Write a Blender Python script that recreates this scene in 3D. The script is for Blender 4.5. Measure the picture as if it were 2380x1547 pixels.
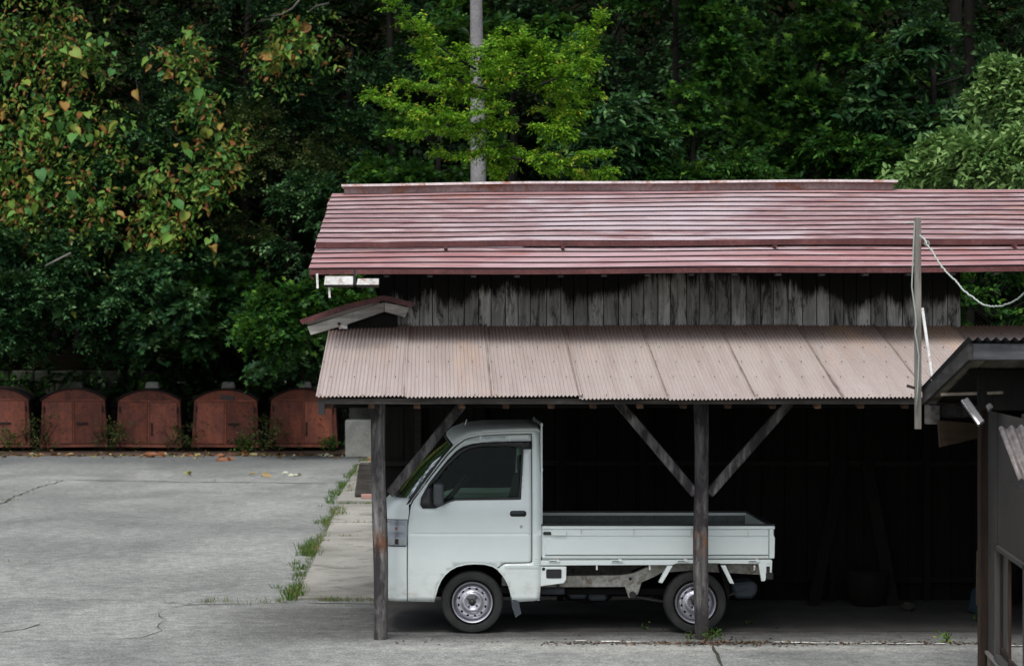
import bpy, math, random
import numpy as np
from mathutils import Vector, Matrix
from mathutils.geometry import delaunay_2d_cdt
R = math.radians
random.seed(7)
rng = np.random.default_rng(11)
S = bpy.context.scene
for o in list(bpy.data.objects):
    bpy.data.objects.remove(o)

# ------------------------------------------------------------------ camera, world, sun, exposure
F = 4958.0          # focal length in pixels of the 2380 px wide picture
CX, CY, CH = 1010.0, 792.0, 2.48
cam_d = bpy.data.cameras.new('camera'); cam = bpy.data.objects.new('camera', cam_d)
S.collection.objects.link(cam); S.camera = cam
cam.location = (0, 0, CH); cam.rotation_euler = (R(90), 0, 0)
cam_d.sensor_width = 36; cam_d.lens = 75.0
cam_d.shift_x = 180 / 2380; cam_d.shift_y = 18.5 / 2380
cam_d.clip_start = 0.5; cam_d.clip_end = 800
cam_d.dof.use_dof = True; cam_d.dof.focus_distance = 18.3; cam_d.dof.aperture_fstop = 4.2

SUN_EL, SUN_AZ = 62, 200    # azimuth: compass degrees, 180 = behind the camera
w = bpy.data.worlds.new('World'); S.world = w; w.use_nodes = True
wn = w.node_tree.nodes; wl = w.node_tree.links
for n in list(wn): wn.remove(n)
sky = wn.new('ShaderNodeTexSky'); sky.sky_type = 'NISHITA'; sky.sun_disc = False
sky.sun_elevation = R(SUN_EL); sky.sun_rotation = R(SUN_AZ); sky.dust_density = 3.0
hs = wn.new('ShaderNodeHueSaturation'); hs.inputs['Saturation'].default_value = 0.42
bg = wn.new('ShaderNodeBackground'); bg.inputs['Strength'].default_value = 0.092
wo = wn.new('ShaderNodeOutputWorld')
wl.new(sky.outputs[0], hs.inputs['Color']); wl.new(hs.outputs[0], bg.inputs[0]); wl.new(bg.outputs[0], wo.inputs[0])
sd = bpy.data.lights.new('sun', 'SUN'); sd.energy = 1.35; sd.angle = R(25); sd.color = (1, .97, .92)
sun = bpy.data.objects.new('sun', sd); S.collection.objects.link(sun)
az = R(SUN_AZ)
sdir = Vector((math.sin(az) * math.cos(R(SUN_EL)), math.cos(az) * math.cos(R(SUN_EL)), math.sin(R(SUN_EL))))
sun.rotation_euler = sdir.to_track_quat('Z', 'Y').to_euler()
sun.location = (0, 0, 30)
S.view_settings.view_transform = 'Standard'; S.view_settings.look = 'None'
S.view_settings.gamma = 1.0; S.view_settings.use_curve_mapping = False
S.view_settings.exposure = 1.2
S.render.engine = 'CYCLES'

# ------------------------------------------------------------------ helpers
def P(px, py, Y):
    """a pixel of the 2380 px picture at distance Y -> a point"""
    return Vector(((px - CX) * Y / F, Y, CH - (py - CY) * Y / F))
def GY(py):
    """distance of the ground seen at picture row py"""
    return CH * F / (py - CY)

WL = {}
def link(o): S.collection.objects.link(o); return o
def tag(o, label=None, cat=None, group=None, kind=None):
    if label: o['label'] = label
    if cat: o['category'] = cat
    if group: o['group'] = group
    if kind: o['kind'] = kind
    return o
def thing(name, loc, label, cat, group=None, rz=0):
    o = link(bpy.data.objects.new(name, None)); o.location = loc; o.rotation_euler = (0, 0, rz)
    o.empty_display_size = .1
    WL[o] = Vector(loc)
    return tag(o, label, cat, group)
def copy_tree(o, parent=None):
    c = link(o.copy()); c.parent = parent
    for ch in list(o.children): copy_tree(ch, c)
    return c

class MB:
    def __init__(s): s.v = []; s.f = []
    def add(s, vs, fs):
        n = len(s.v); s.v += [tuple(v) for v in vs]; s.f += [tuple(i + n for i in f) for f in fs]; return s
    def box(s, c, d, rot=None, taper=1.0):
        x, y, z = d[0] / 2, d[1] / 2, d[2] / 2
        vs = [Vector((a * x * (taper if k > 0 else 1), b * y * (taper if k > 0 else 1), k * z)) for k in (-1, 1) for a, b in ((-1, -1), (1, -1), (1, 1), (-1, 1))]
        if rot is not None: vs = [rot @ v for v in vs]
        c = Vector(c)
        return s.add([v + c for v in vs], [(0, 3, 2, 1), (4, 5, 6, 7), (0, 1, 5, 4), (1, 2, 6, 5), (2, 3, 7, 6), (3, 0, 4, 7)])
    def span(s, a, b, wd, th, up=(0, 1, 0)):
        """a bar from a to b; wd across, th along up"""
        a = Vector(a); b = Vector(b); d = (b - a); L = d.length; d.normalize()
        up = Vector(up); sx = d.cross(up).normalized(); u = sx.cross(d).normalized()
        rot = Matrix((sx, u, d)).transposed()
        return s.box((a + b) / 2, (wd, th, L), rot)
    def tube(s, pts, r, seg=8, cap=True):
        pts = [Vector(p) for p in pts]; rs = r if hasattr(r, '__len__') else [r] * len(pts)
        vs = []; fs = []; ref = Vector((0.123, 1, .077)).normalized()
        for i, p in enumerate(pts):
            d = (pts[min(i + 1, len(pts) - 1)] - pts[max(i - 1, 0)]).normalized()
            if abs(d.dot(ref)) > .97: ref = Vector((1, .1, .05)).normalized()
            a = d.cross(ref).normalized(); b = a.cross(d)
            for k in range(seg):
                t = 2 * math.pi * k / seg; vs.append(p + (a * math.cos(t) + b * math.sin(t)) * rs[i])
        for i in range(len(pts) - 1):
            for k in range(seg):
                k2 = (k + 1) % seg; fs.append((i * seg + k, i * seg + k2, (i + 1) * seg + k2, (i + 1) * seg + k))
        if cap: fs.append(tuple(range(seg))[::-1]); fs.append(tuple((len(pts) - 1) * seg + k for k in range(seg)))
        return s.add(vs, fs)
    def prism(s, poly, y0, y1):
        """poly of (x,z) extruded between y0 and y1"""
        n = len(poly)
        vs = [(x, y0, z) for x, z in poly] + [(x, y1, z) for x, z in poly]
        fs = [tuple(range(n)), tuple(range(2 * n - 1, n - 1, -1))] + [(i, i + n, (i + 1) % n + n, (i + 1) % n) for i in range(n)]
        return s.add(vs, fs)
    def lathe(s, c, prof, seg=40, axis='y'):
        """prof of (r, h) turned about the y axis"""
        vs = []; fs = []
        for r, h in prof:
            for k in range(seg):
                t = 2 * math.pi * k / seg
                vs.append((c[0] + r * math.cos(t), c[1] + h, c[2] + r * math.sin(t)) if axis == 'y' else (c[0] + r * math.cos(t), c[1] + r * math.sin(t), c[2] + h))
        for i in range(len(prof) - 1):
            for k in range(seg):
                k2 = (k + 1) % seg; fs.append((i * seg + k, i * seg + k2, (i + 1) * seg + k2, (i + 1) * seg + k))
        return s.add(vs, fs)
    def grid(s, fn, nu, nv):
        vs = [fn(i / nu, j / nv) for j in range(nv + 1) for i in range(nu + 1)]
        fs = [(j * (nu + 1) + i, j * (nu + 1) + i + 1, (j + 1) * (nu + 1) + i + 1, (j + 1) * (nu + 1) + i) for j in range(nv) for i in range(nu)]
        return s.add(vs, fs)

def build(name, mb, mat, parent=None, smooth=False, bevel=0, solid=0, local=False, label=None, kind=None, seg=1, auto=None):
    off = Vector((0, 0, 0))
    root = parent
    while root is not None and root.parent is not None: root = root.parent
    if root is not None and not local: off = WL.get(root, off)
    me = bpy.data.meshes.new(name)
    me.from_pydata([(v[0] - off.x, v[1] - off.y, v[2] - off.z) for v in mb.v], [], mb.f)
    me.validate(); me.update()
    if smooth or auto:
        me.polygons.foreach_set('use_smooth', [True] * len(me.polygons))
    if auto:
        try: me.set_sharp_from_angle(angle=R(auto))
        except Exception: pass
    me.materials.append(mat)
    o = link(bpy.data.objects.new(name, me)); o.parent = parent
    if solid:
        m = o.modifiers.new('solid', 'SOLIDIFY'); m.thickness = solid; m.offset = -1
    if bevel:
        m = o.modifiers.new('bevel', 'BEVEL'); m.width = bevel; m.segments = seg; m.limit_method = 'ANGLE'; m.angle_limit = R(40)
    return tag(o, label=label, kind=kind)

# ------------------------------------------------------------------ materials
def C4(c): return (c[0], c[1], c[2], 1)
def new_mat(name):
    m = bpy.data.materials.new(name); m.use_nodes = True
    nt = m.node_tree; b = nt.nodes['Principled BSDF']; return m, nt, b
def plain(name, col, rough=.6, metal=0, spec=.5, coat=0):
    m, nt, b = new_mat(name)
    b.inputs['Base Color'].default_value = C4(col); b.inputs['Roughness'].default_value = rough
    b.inputs['Metallic'].default_value = metal; b.inputs['Specular IOR Level'].default_value = spec
    b.inputs['Coat Weight'].default_value = coat
    return m
class NT:
    """tiny node-writing helper"""
    def __init__(s, nt): s.nt = nt
    def n(s, t, **k):
        x = s.nt.nodes.new(t)
        for a, b in k.items(): setattr(x, a, b)
        return x
    def l(s, a, b): s.nt.links.new(a, b)
    def coords(s, scale=(1, 1, 1), kind='Object', rnd=False):
        tc = s.n('ShaderNodeTexCoord'); mp = s.n('ShaderNodeMapping'); mp.inputs['Scale'].default_value = scale
        s.l(tc.outputs[kind], mp.inputs[0])
        if rnd:
            oi = s.n('ShaderNodeObjectInfo'); mu = s.n('ShaderNodeMath', operation='MULTIPLY'); mu.inputs[1].default_value = 50
            s.l(oi.outputs['Random'], mu.inputs[0]); cb = s.n('ShaderNodeCombineXYZ')
            for i in range(3): s.l(mu.outputs[0], cb.inputs[i])
            s.l(cb.outputs[0], mp.inputs['Location'])
        return mp.outputs[0]
    def noise(s, vec, scale, detail=4, rough=.55, dist=0):
        x = s.n('ShaderNodeTexNoise'); x.inputs['Scale'].default_value = scale; x.inputs['Detail'].default_value = detail
        x.inputs['Roughness'].default_value = rough; x.inputs['Distortion'].default_value = dist
        s.l(vec, x.inputs['Vector']); return x.outputs['Fac']
    def ramp(s, fac, stops, interp='LINEAR'):
        x = s.n('ShaderNodeValToRGB'); e = x.color_ramp.elements; x.color_ramp.interpolation = interp
        while len(e) < len(stops): e.new(.5)
        for i, (p, c) in enumerate(stops):
            e[i].position = p; e[i].color = C4(c) if hasattr(c, '__len__') else (c, c, c, 1)
        s.l(fac, x.inputs[0]); return x.outputs[0]
    def mix(s, fac, a, b, mode='MIX'):
        x = s.n('ShaderNodeMix', data_type='RGBA', blend_type=mode)
        if isinstance(fac, (int, float)): x.inputs[0].default_value = fac
        else: s.l(fac, x.inputs[0])
        for i, q in ((6, a), (7, b)):
            if hasattr(q, 'node'): s.l(q, x.inputs[i])
            else: x.inputs[i].default_value = C4(q) if hasattr(q, '__len__') else (q, q, q, 1)
        return x.outputs[2]
    def math(s, op, a, b=0.0, clamp=False):
        x = s.n('ShaderNodeMath', operation=op); x.use_clamp = clamp
        for i, q in ((0, a), (1, b)):
            if hasattr(q, 'node'): s.l(q, x.inputs[i])
            else: x.inputs[i].default_value = q
        return x.outputs[0]
    def sep(s, vec):
        x = s.n('ShaderNodeSeparateXYZ'); s.l(vec, x.inputs[0]); return x.outputs
    def bump(s, h, b, strength=.3, dist=.01):
        x = s.n('ShaderNodeBump'); x.inputs['Strength'].default_value = strength; x.inputs['Distance'].default_value = dist
        s.l(h, x.inputs['Height']); s.l(x.outputs[0], b.inputs['Normal'])

def wood(name, dark, mid, light, along='z', grain=30, rough=.85, stain=None, extra=None):
    m, nt, b = new_mat(name); h = NT(nt)
    sc = {'z': (grain, grain, 1.6), 'x': (1.6, grain, grain), 'y': (grain, 1.6, grain)}[along]
    v = h.coords(sc, rnd=True); n1 = h.noise(v, 1.0, 5, .65, .6)
    col = h.ramp(n1, [(.28, dark), (.5, mid), (.72, light)])
    v2 = h.coords((4, 4, 2), rnd=True); n2 = h.noise(v2, 1.0, 4, .6)
    col = h.mix(h.ramp(n2, [(.35, 0.0), (.7, .75)]), col, dark)
    oi = h.n('ShaderNodeObjectInfo'); hv = h.n('ShaderNodeHueSaturation')
    vv = h.math('MULTIPLY_ADD', oi.outputs['Random'], .7)
    vv.node.inputs[2].default_value = .62
    h.l(vv, hv.inputs['Value']); h.l(col, hv.inputs['Color']); col = hv.outputs[0]
    if extra: col = extra(h, col)
    h.l(col, b.inputs['Base Color']); b.inputs['Roughness'].default_value = rough
    b.inputs['Specular IOR Level'].default_value = .25
    h.bump(n1, b, .6, .006)
    return m

def m_asphalt():
    m, nt, b = new_mat('asphalt_worn'); h = NT(nt)
    v = h.coords()
    big = h.noise(h.coords((.3, .16, 1)), 1.0, 5, .6, .4)
    mid = h.noise(h.coords((.6, .42, 1)), 1.0, 6, .62, .5)
    fine = h.noise(v, 90, 3, .7); grit = h.noise(v, 260, 2, .6)
    col = h.ramp(big, [(.3, (.115, .122, .118)), (.48, (.170, .178, .171)), (.66, (.235, .241, .232))])
    col = h.mix(h.ramp(mid, [(.34, .55), (.52, 0.0)]), col, (.085, .090, .088))
    col = h.mix(h.ramp(mid, [(.62, 0.0), (.78, .55)]), col, (.30, .30, .29))
    # uneven darker band before the posts, and darker towards the far gutter
    xyz = h.sep(v)
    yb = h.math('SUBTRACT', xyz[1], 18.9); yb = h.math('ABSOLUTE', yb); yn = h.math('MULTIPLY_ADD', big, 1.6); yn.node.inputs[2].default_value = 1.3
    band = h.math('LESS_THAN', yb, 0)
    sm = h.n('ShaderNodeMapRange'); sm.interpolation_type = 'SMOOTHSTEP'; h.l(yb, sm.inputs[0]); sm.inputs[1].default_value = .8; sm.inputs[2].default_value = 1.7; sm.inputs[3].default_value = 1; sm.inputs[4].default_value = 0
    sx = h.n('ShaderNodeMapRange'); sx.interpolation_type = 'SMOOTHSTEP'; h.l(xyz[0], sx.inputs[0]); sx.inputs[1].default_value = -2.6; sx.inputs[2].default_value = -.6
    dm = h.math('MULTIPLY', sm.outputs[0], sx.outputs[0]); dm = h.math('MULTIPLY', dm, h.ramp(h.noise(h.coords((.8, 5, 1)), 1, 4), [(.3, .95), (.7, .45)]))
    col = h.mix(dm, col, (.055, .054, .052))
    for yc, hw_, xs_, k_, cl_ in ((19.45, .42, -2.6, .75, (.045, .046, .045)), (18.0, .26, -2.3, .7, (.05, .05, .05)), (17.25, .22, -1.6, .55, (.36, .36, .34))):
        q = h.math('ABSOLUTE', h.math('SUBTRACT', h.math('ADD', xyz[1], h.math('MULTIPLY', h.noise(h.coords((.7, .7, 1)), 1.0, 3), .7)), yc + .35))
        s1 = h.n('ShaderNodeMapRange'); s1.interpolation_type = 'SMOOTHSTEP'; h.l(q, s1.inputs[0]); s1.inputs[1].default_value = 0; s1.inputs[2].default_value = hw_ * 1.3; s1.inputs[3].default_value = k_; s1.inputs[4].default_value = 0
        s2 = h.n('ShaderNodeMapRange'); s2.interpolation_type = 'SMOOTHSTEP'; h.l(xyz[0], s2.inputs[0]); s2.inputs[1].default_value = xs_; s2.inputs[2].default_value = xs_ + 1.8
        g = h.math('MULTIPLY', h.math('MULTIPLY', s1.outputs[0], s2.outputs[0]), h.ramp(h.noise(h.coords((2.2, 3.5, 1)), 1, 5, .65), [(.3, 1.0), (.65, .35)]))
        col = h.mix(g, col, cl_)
    far = h.n('ShaderNodeMapRange'); far.interpolation_type = 'SMOOTHSTEP'; h.l(xyz[1], far.inputs[0]); far.inputs[1].default_value = 39; far.inputs[2].default_value = 45.5; far.inputs[4].default_value = .75
    col = h.mix(far.outputs[0], col, (.075, .082, .085))
    f2 = h.noise(v, 38, 5, .8)
    col = h.mix(.55, col, h.ramp(fine, [(.3, .04), (.5, .5), (.72, 1.0)]), 'OVERLAY')
    f3 = h.noise(v, 7, 6, .7)
    col = h.mix(.5, col, h.ramp(f3, [(.34, .2), (.5, .5), (.66, .8)]), 'OVERLAY')
    col = h.mix(.62, col, h.ramp(f2, [(.36, .08), (.5, .5), (.64, .92)]), 'OVERLAY')
    col = h.mix(.35, col, h.ramp(grit, [(.3, .1), (.7, .95)]), 'OVERLAY')
    h.l(col, b.inputs['Base Color']); b.inputs['Roughness'].default_value = .9; b.inputs['Specular IOR Level'].default_value = .3
    h.bump(fine, b, .5, .006)
    return m
def m_speck(name, c0, c1, c2, sc=1.2, rough=.9, fine=60, bump=.4, stain=None, dist=.006, spec=.3):
    m, nt, b = new_mat(name); h = NT(nt); v = h.coords(rnd=True)
    a = h.noise(v, sc, 6, .62, .5); f = h.noise(v, fine, 3, .7)
    col = h.ramp(a, [(.3, c0), (.52, c1), (.74, c2)])
    col = h.mix(.4, col, h.ramp(f, [(.3, .15), (.7, .9)]), 'OVERLAY')
    if stain:
        s2 = h.noise(h.coords((1, 1, 1), rnd=True), sc * 2.3, 5, .7, 1)
        col = h.mix(h.ramp(s2, [(.52, 0.0), (.66, 1.0)]), col, stain)
    h.l(col, b.inputs['Base Color']); b.inputs['Roughness'].default_value = rough; b.inputs['Specular IOR Level'].default_value = spec
    h.bump(f, b, bump, dist)
    return m

def m_redroof(fresh=0.0):
    m, nt, b = new_mat('faded_red_roof_paint'); h = NT(nt)
    v = h.coords((1.7, 11, 16), rnd=True); a = h.noise(v, 1.0, 8, .72, 1.0)
    v2 = h.coords((3.0, 26, 30), rnd=True); a2 = h.noise(v2, 1.0, 6, .75, .8)
    col = h.ramp(a, [(.34, (.11, .046, .052)), (.44, (.205, .110, .116)), (.54, (.285, .200, .204)), (.66, (.47, .39, .40))])
    col = h.mix(h.ramp(a2, [(.36, .85), (.47, 0.0)]), col, (.19, .095, .10))
    rust = h.noise(h.coords((2.2, 15, 18), rnd=True), 1.0, 5, .7, 1.2)
    col = h.mix(h.ramp(rust, [(.595, 0.0), (.64, .9)]), col, (.36, .15, .075))
    wp = h.noise(h.coords((.8, 2.2, 2.2)), 1.0, 5, .65, .6); wx = h.sep(h.coords())[0]
    gx = h.math('ABSOLUTE', h.math('SUBTRACT', wx, -.45)); gm = h.n('ShaderNodeMapRange'); gm.interpolation_type = 'SMOOTHSTEP'; h.l(gx, gm.inputs[0]); gm.inputs[1].default_value = .3; gm.inputs[2].default_value = 2.6; gm.inputs[3].default_value = .13; gm.inputs[4].default_value = -.04
    wp = h.math('ADD', wp, gm.outputs[0])
    col = h.mix(h.ramp(wp, [(.52, 0.0), (.64, .5)]), col, (.48, .44, .48))  # pale middle patch: wear plus sky reflection put into the colour
    col = h.mix(fresh, col, (.33, .125, .125))
    h.l(col, b.inputs['Base Color'])
    h.l(h.ramp(a2, [(.3, .32), (.7, .55)]), b.inputs['Roughness'])
    h.bump(a2, b, .25, .004)
    return m
def m_corrugated():
    m, nt, b = new_mat('faded_brown_corrugated_steel'); h = NT(nt)
    v = h.coords(); xyz = h.sep(v)
    a = h.noise(h.coords((.7, .4, .4)), 1.0, 4, .6); st = h.noise(h.coords((9, .5, .5)), 1.0, 5, .65, .3)
    col = h.ramp(a, [(.3, (.262, .220, .205)), (.7, (.335, .292, .275))])
    col = h.mix(h.ramp(st, [(.35, .45), (.55, 0.0)]), col, (.22, .17, .158))
    col = h.mix(h.ramp(st, [(.66, 0.0), (.78, .5)]), col, (.48, .34, .25))
    # rusty band along the sheltered top edge
    mr = h.n('ShaderNodeMapRange'); mr.interpolation_type = 'SMOOTHSTEP'
    yy = h.math('MULTIPLY_ADD', st, .5); h.l(xyz[1], yy.node.inputs[2])
    h.l(yy, mr.inputs[0]); mr.inputs[1].default_value = 1.25; mr.inputs[2].default_value = 1.95; mr.inputs[4].default_value = .85
    col = h.mix(mr.outputs[0], col, (.17, .090, .058))
    rs = h.noise(h.coords((1.4, .35, .35)), 1.0, 3, .5, .2)
    col = h.mix(h.ramp(rs, [(.62, 0.0), (.75, .45)]), col, (.45, .29, .18))
    sp = h.noise(v, 120, 2, .6); col = h.mix(.25, col, h.ramp(sp, [(.3, .2), (.7, .85)]), 'OVERLAY')
    h.l(col, b.inputs['Base Color']); b.inputs['Roughness'].default_value = .62; b.inputs['Specular IOR Level'].default_value = .35
    return m
def m_rustbin():
    m, nt, b = new_mat('rusty_red_steel'); h = NT(nt)
    v = h.coords(rnd=True); a = h.noise(h.coords((2.6, 2.6, 1.3), rnd=True), 1.0, 6, .65, .8); f = h.noise(v, 14, 5, .7)
    col = h.ramp(a, [(.32, (.115, .048, .038)), (.5, (.205, .072, .050)), (.68, (.31, .098, .056))])
    col = h.mix(h.ramp(f, [(.3, .7), (.5, 0.0)]), col, (.055, .026, .022))
    oi = h.n('ShaderNodeObjectInfo'); hv = h.n('ShaderNodeHueSaturation'); vv = h.math('MULTIPLY_ADD', oi.outputs['Random'], .6); vv.node.inputs[2].default_value = .7; h.l(vv, hv.inputs['Value']); h.l(col, hv.inputs['Color']); col = hv.outputs[0]
    h.l(col, b.inputs['Base Color']); b.inputs['Roughness'].default_value = .8; b.inputs['Specular IOR Level'].default_value = .25
    h.bump(f, b, .3, .01)
    return m
def m_truck():
    m, nt, b = new_mat('white_truck_paint'); h = NT(nt)
    v = h.coords(); xyz = h.sep(v)
    a = h.noise(v, 3.0, 4, .6)
    col = h.ramp(a, [(.3, (.66, .73, .715)), (.7, (.72, .785, .765))])
    n = h.noise(h.coords((9, 9, 14)), 1.0, 6, .72)
    mr = h.n('ShaderNodeMapRange'); h.l(xyz[2], mr.inputs[0]); mr.inputs[1].default_value = .62; mr.inputs[2].default_value = .22; mr.inputs[4].default_value = 1
    d = h.math('MULTIPLY', mr.outputs[0], h.ramp(n, [(.45, .1), (.72, .75)]))
    col = h.mix(d, col, (.36, .31, .25))
    sp = h.noise(v, 28, 3, .6); col = h.mix(h.ramp(sp, [(.70, 0.0), (.76, .35)]), col, (.3, .27, .24))
    h.l(col, b.inputs['Base Color']); b.inputs['Roughness'].default_value = .30; b.inputs['Coat Weight'].default_value = .35; b.inputs['Coat Roughness'].default_value = .12
    return m
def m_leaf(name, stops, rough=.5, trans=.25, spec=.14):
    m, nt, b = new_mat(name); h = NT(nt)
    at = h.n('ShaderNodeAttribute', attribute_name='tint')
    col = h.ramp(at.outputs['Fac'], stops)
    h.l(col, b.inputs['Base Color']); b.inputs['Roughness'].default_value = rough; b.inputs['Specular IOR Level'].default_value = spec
    tr = h.n('ShaderNodeBsdfTranslucent'); h.l(h.mix(.5, col, (.10, .20, .02)), tr.inputs[0])
    mx = h.n('ShaderNodeMixShader'); mx.inputs[0].default_value = trans
    out = nt.nodes['Material Output']
    h.l(b.outputs[0], mx.inputs[1]); h.l(tr.outputs[0], mx.inputs[2]); h.l(mx.outputs[0], out.inputs[0])
    return m
def m_vine():
    m, nt, b = new_mat('turning_vine_leaf'); h = NT(nt)
    at = h.n('ShaderNodeAttribute', attribute_name='edge'); oi = h.n('ShaderNodeObjectInfo')
    base = h.ramp(oi.outputs['Random'], [(0, (.060, .165, .050)), (.35, (.085, .21, .045)), (.66, (.145, .26, .040)), (.82, (.21, .24, .045)), (.93, (.27, .16, .045)), (1, (.18, .07, .025))])
    n = h.noise(h.coords(rnd=True), 9, 4, .6)
    e = h.math('MULTIPLY_ADD', n, 1.0); h.l(at.outputs['Fac'], e.node.inputs[2])
    k = h.math('MULTIPLY', oi.outputs['Random'], .55); e = h.math('ADD', e, k)
    col = h.mix(h.ramp(e, [(1.30, 0.0), (1.0, 0.0)]), base, base)
    msk = h.n('ShaderNodeMapRange'); h.l(e, msk.inputs[0]); msk.inputs[1].default_value = 1.35; msk.inputs[2].default_value = 1.75
    col = h.mix(msk.outputs[0], base, (.27, .095, .03))
    h.l(col, b.inputs['Base Color']); b.inputs['Roughness'].default_value = .5; b.inputs['Specular IOR Level'].default_value = .15
    tr = h.n('ShaderNodeBsdfTranslucent'); h.l(col, tr.inputs[0]); mx = h.n('ShaderNodeMixShader'); mx.inputs[0].default_value = .25
    h.l(b.outputs[0], mx.inputs[1]); h.l(tr.outputs[0], mx.inputs[2]); h.l(mx.outputs[0], nt.nodes['Material Output'].inputs[0])
    return m
def m_glass(name, tint, ior=1.45):
    m, nt, b = new_mat(name); h = NT(nt)
    t = h.n('ShaderNodeBsdfTransparent'); t.inputs[0].default_value = C4(tint)
    g = h.n('ShaderNodeBsdfGlossy'); g.inputs['Roughness'].default_value = .02
    fr = h.n('ShaderNodeFresnel'); fr.inputs[0].default_value = ior
    mx = h.n('ShaderNodeMixShader'); h.l(fr.outputs[0], mx.inputs[0]); h.l(t.outputs[0], mx.inputs[1]); h.l(g.outputs[0], mx.inputs[2])
    h.l(mx.outputs[0], nt.nodes['Material Output'].inputs[0]); return m

M = {}
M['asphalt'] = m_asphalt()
M['slab'] = m_speck('weathered_concrete_slab', (.14, .136, .12), (.225, .22, .198), (.30, .295, .268), .8, stain=(.12, .115, .10))
M['concrete'] = m_speck('pale_concrete', (.16, .16, .14), (.25, .25, .225), (.33, .33, .30), 2.0)
M['stone'] = m_speck('dark_mossy_stone', (.018, .020, .014), (.040, .042, .034), (.075, .076, .066), 2.2, stain=(.02, .035, .012))
M['soil'] = m_speck('forest_soil', (.004, .004, .002), (.008, .007, .004), (.014, .012, .007), .8, spec=0)
M['dirt'] = m_speck('brown_dirt_and_needles', (.030, .020, .013), (.062, .040, .028), (.10, .062, .045), 6)
M['floor'] = m_speck('dusty_shaded_floor', (.030, .030, .028), (.050, .049, .046), (.075, .073, .068), 2.0)
M['crack'] = m_speck('dirt_filled_crack', (.020, .020, .016), (.035, .034, .026), (.05, .05, .038), 9)
M['line'] = m_speck('worn_white_paint', (.35, .35, .33), (.55, .55, .53), (.68, .68, .66), 12)
M['redroof'] = m_redroof(.05); M['redroof_low'] = m_redroof(.38)
M['overlap'] = m_speck('sheet_edge_dirt_and_shadow', (.07, .05, .042), (.15, .115, .10), (.22, .18, .16), 4)
M['lap'] = m_speck('grime_and_lap_shadow', (.008, .004, .005), (.018, .008, .010), (.05, .02, .024), 4, rough=.8, fine=30, bump=.1)
M['maroon'] = m_speck('dark_maroon_paint', (.055, .018, .018), (.085, .028, .028), (.13, .055, .052), 3, rough=.5, fine=30, bump=.1)
M['cap'] = m_speck('faded_maroon_cap', (.20, .135, .13), (.27, .195, .19), (.36, .28, .275), 2, rough=.5, fine=30, bump=.1, stain=(.22, .085, .045))
M['captop'] = m_speck('pale_pink_cap_flashing', (.44, .37, .37), (.56, .50, .50), (.66, .61, .61), 2, rough=.5, fine=30, bump=.1, stain=(.33, .13, .06))
M['corr'] = m_corrugated()
M['post'] = wood('weathered_grey_post', (.018, .014, .013), (.062, .052, .046), (.135, .118, .105), 'z', 32)
def post_extra(h, col):
    xyz = h.sep(h.coords()); n = h.noise(h.coords((14, 14, 5), rnd=True), 1, 3, .6)
    a = h.math('ABSOLUTE', h.math('SUBTRACT', xyz[2], .80)); mr = h.n('ShaderNodeMapRange'); h.l(a, mr.inputs[0])
    mr.inputs[1].default_value = .13; mr.inputs[2].default_value = .02; mr.inputs[4].default_value = .9
    col = h.mix(h.math('MULTIPLY', mr.outputs[0], h.ramp(n, [(.42, 0.0), (.55, 1.0)])), col, (.17, .075, .035))
    n2 = h.noise(h.coords((7, 7, 2.4), rnd=True), 1, 5, .7)
    return h.mix(h.ramp(n2, [(.46, 0.0), (.58, .88)]), col, (.020, .017, .019))
M['post'] = wood('weathered_grey_post', (.035, .033, .034), (.135, .128, .125), (.31, .295, .285), 'z', 26, extra=post_extra)
M['beamx'] = wood('weathered_grey_beam', (.02, .018, .016), (.06, .055, .048), (.12, .11, .10), 'x', 26)
M['beamy'] = wood('brown_rafter_wood', (.03, .018, .012), (.10, .055, .032), (.20, .115, .07), 'y', 26)
M['barge'] = wood('pale_weathered_board', (.14, .13, .12), (.40, .38, .345), (.60, .57, .53), 'x', 20)
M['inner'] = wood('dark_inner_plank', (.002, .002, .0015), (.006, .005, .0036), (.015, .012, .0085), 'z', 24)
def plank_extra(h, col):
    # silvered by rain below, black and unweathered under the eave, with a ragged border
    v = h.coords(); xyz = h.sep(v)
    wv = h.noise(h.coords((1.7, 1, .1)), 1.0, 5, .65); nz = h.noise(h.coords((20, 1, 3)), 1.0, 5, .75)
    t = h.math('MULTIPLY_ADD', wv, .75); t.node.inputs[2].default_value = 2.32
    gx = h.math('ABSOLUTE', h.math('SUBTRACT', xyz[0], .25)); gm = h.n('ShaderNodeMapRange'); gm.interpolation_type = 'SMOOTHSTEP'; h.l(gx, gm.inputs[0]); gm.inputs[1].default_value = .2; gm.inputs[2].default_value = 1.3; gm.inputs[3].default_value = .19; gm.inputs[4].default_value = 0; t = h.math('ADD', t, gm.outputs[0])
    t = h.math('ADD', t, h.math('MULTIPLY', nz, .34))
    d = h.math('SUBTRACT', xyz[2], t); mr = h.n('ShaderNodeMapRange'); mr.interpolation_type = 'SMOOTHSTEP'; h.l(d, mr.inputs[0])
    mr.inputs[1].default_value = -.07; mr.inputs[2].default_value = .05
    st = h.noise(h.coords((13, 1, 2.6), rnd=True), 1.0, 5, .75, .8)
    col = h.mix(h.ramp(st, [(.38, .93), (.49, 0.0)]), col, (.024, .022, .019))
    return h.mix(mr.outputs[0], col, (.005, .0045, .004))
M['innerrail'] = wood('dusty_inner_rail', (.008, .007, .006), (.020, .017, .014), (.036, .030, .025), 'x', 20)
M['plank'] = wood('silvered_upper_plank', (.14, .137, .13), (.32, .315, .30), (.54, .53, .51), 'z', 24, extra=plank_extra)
M['rust'] = m_rustbin()
M['darkmetal'] = m_speck('dark_rusted_metal', (.010, .008, .008), (.022, .016, .014), (.045, .028, .022), 5, rough=.8)
M['truck'] = m_truck()
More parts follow.
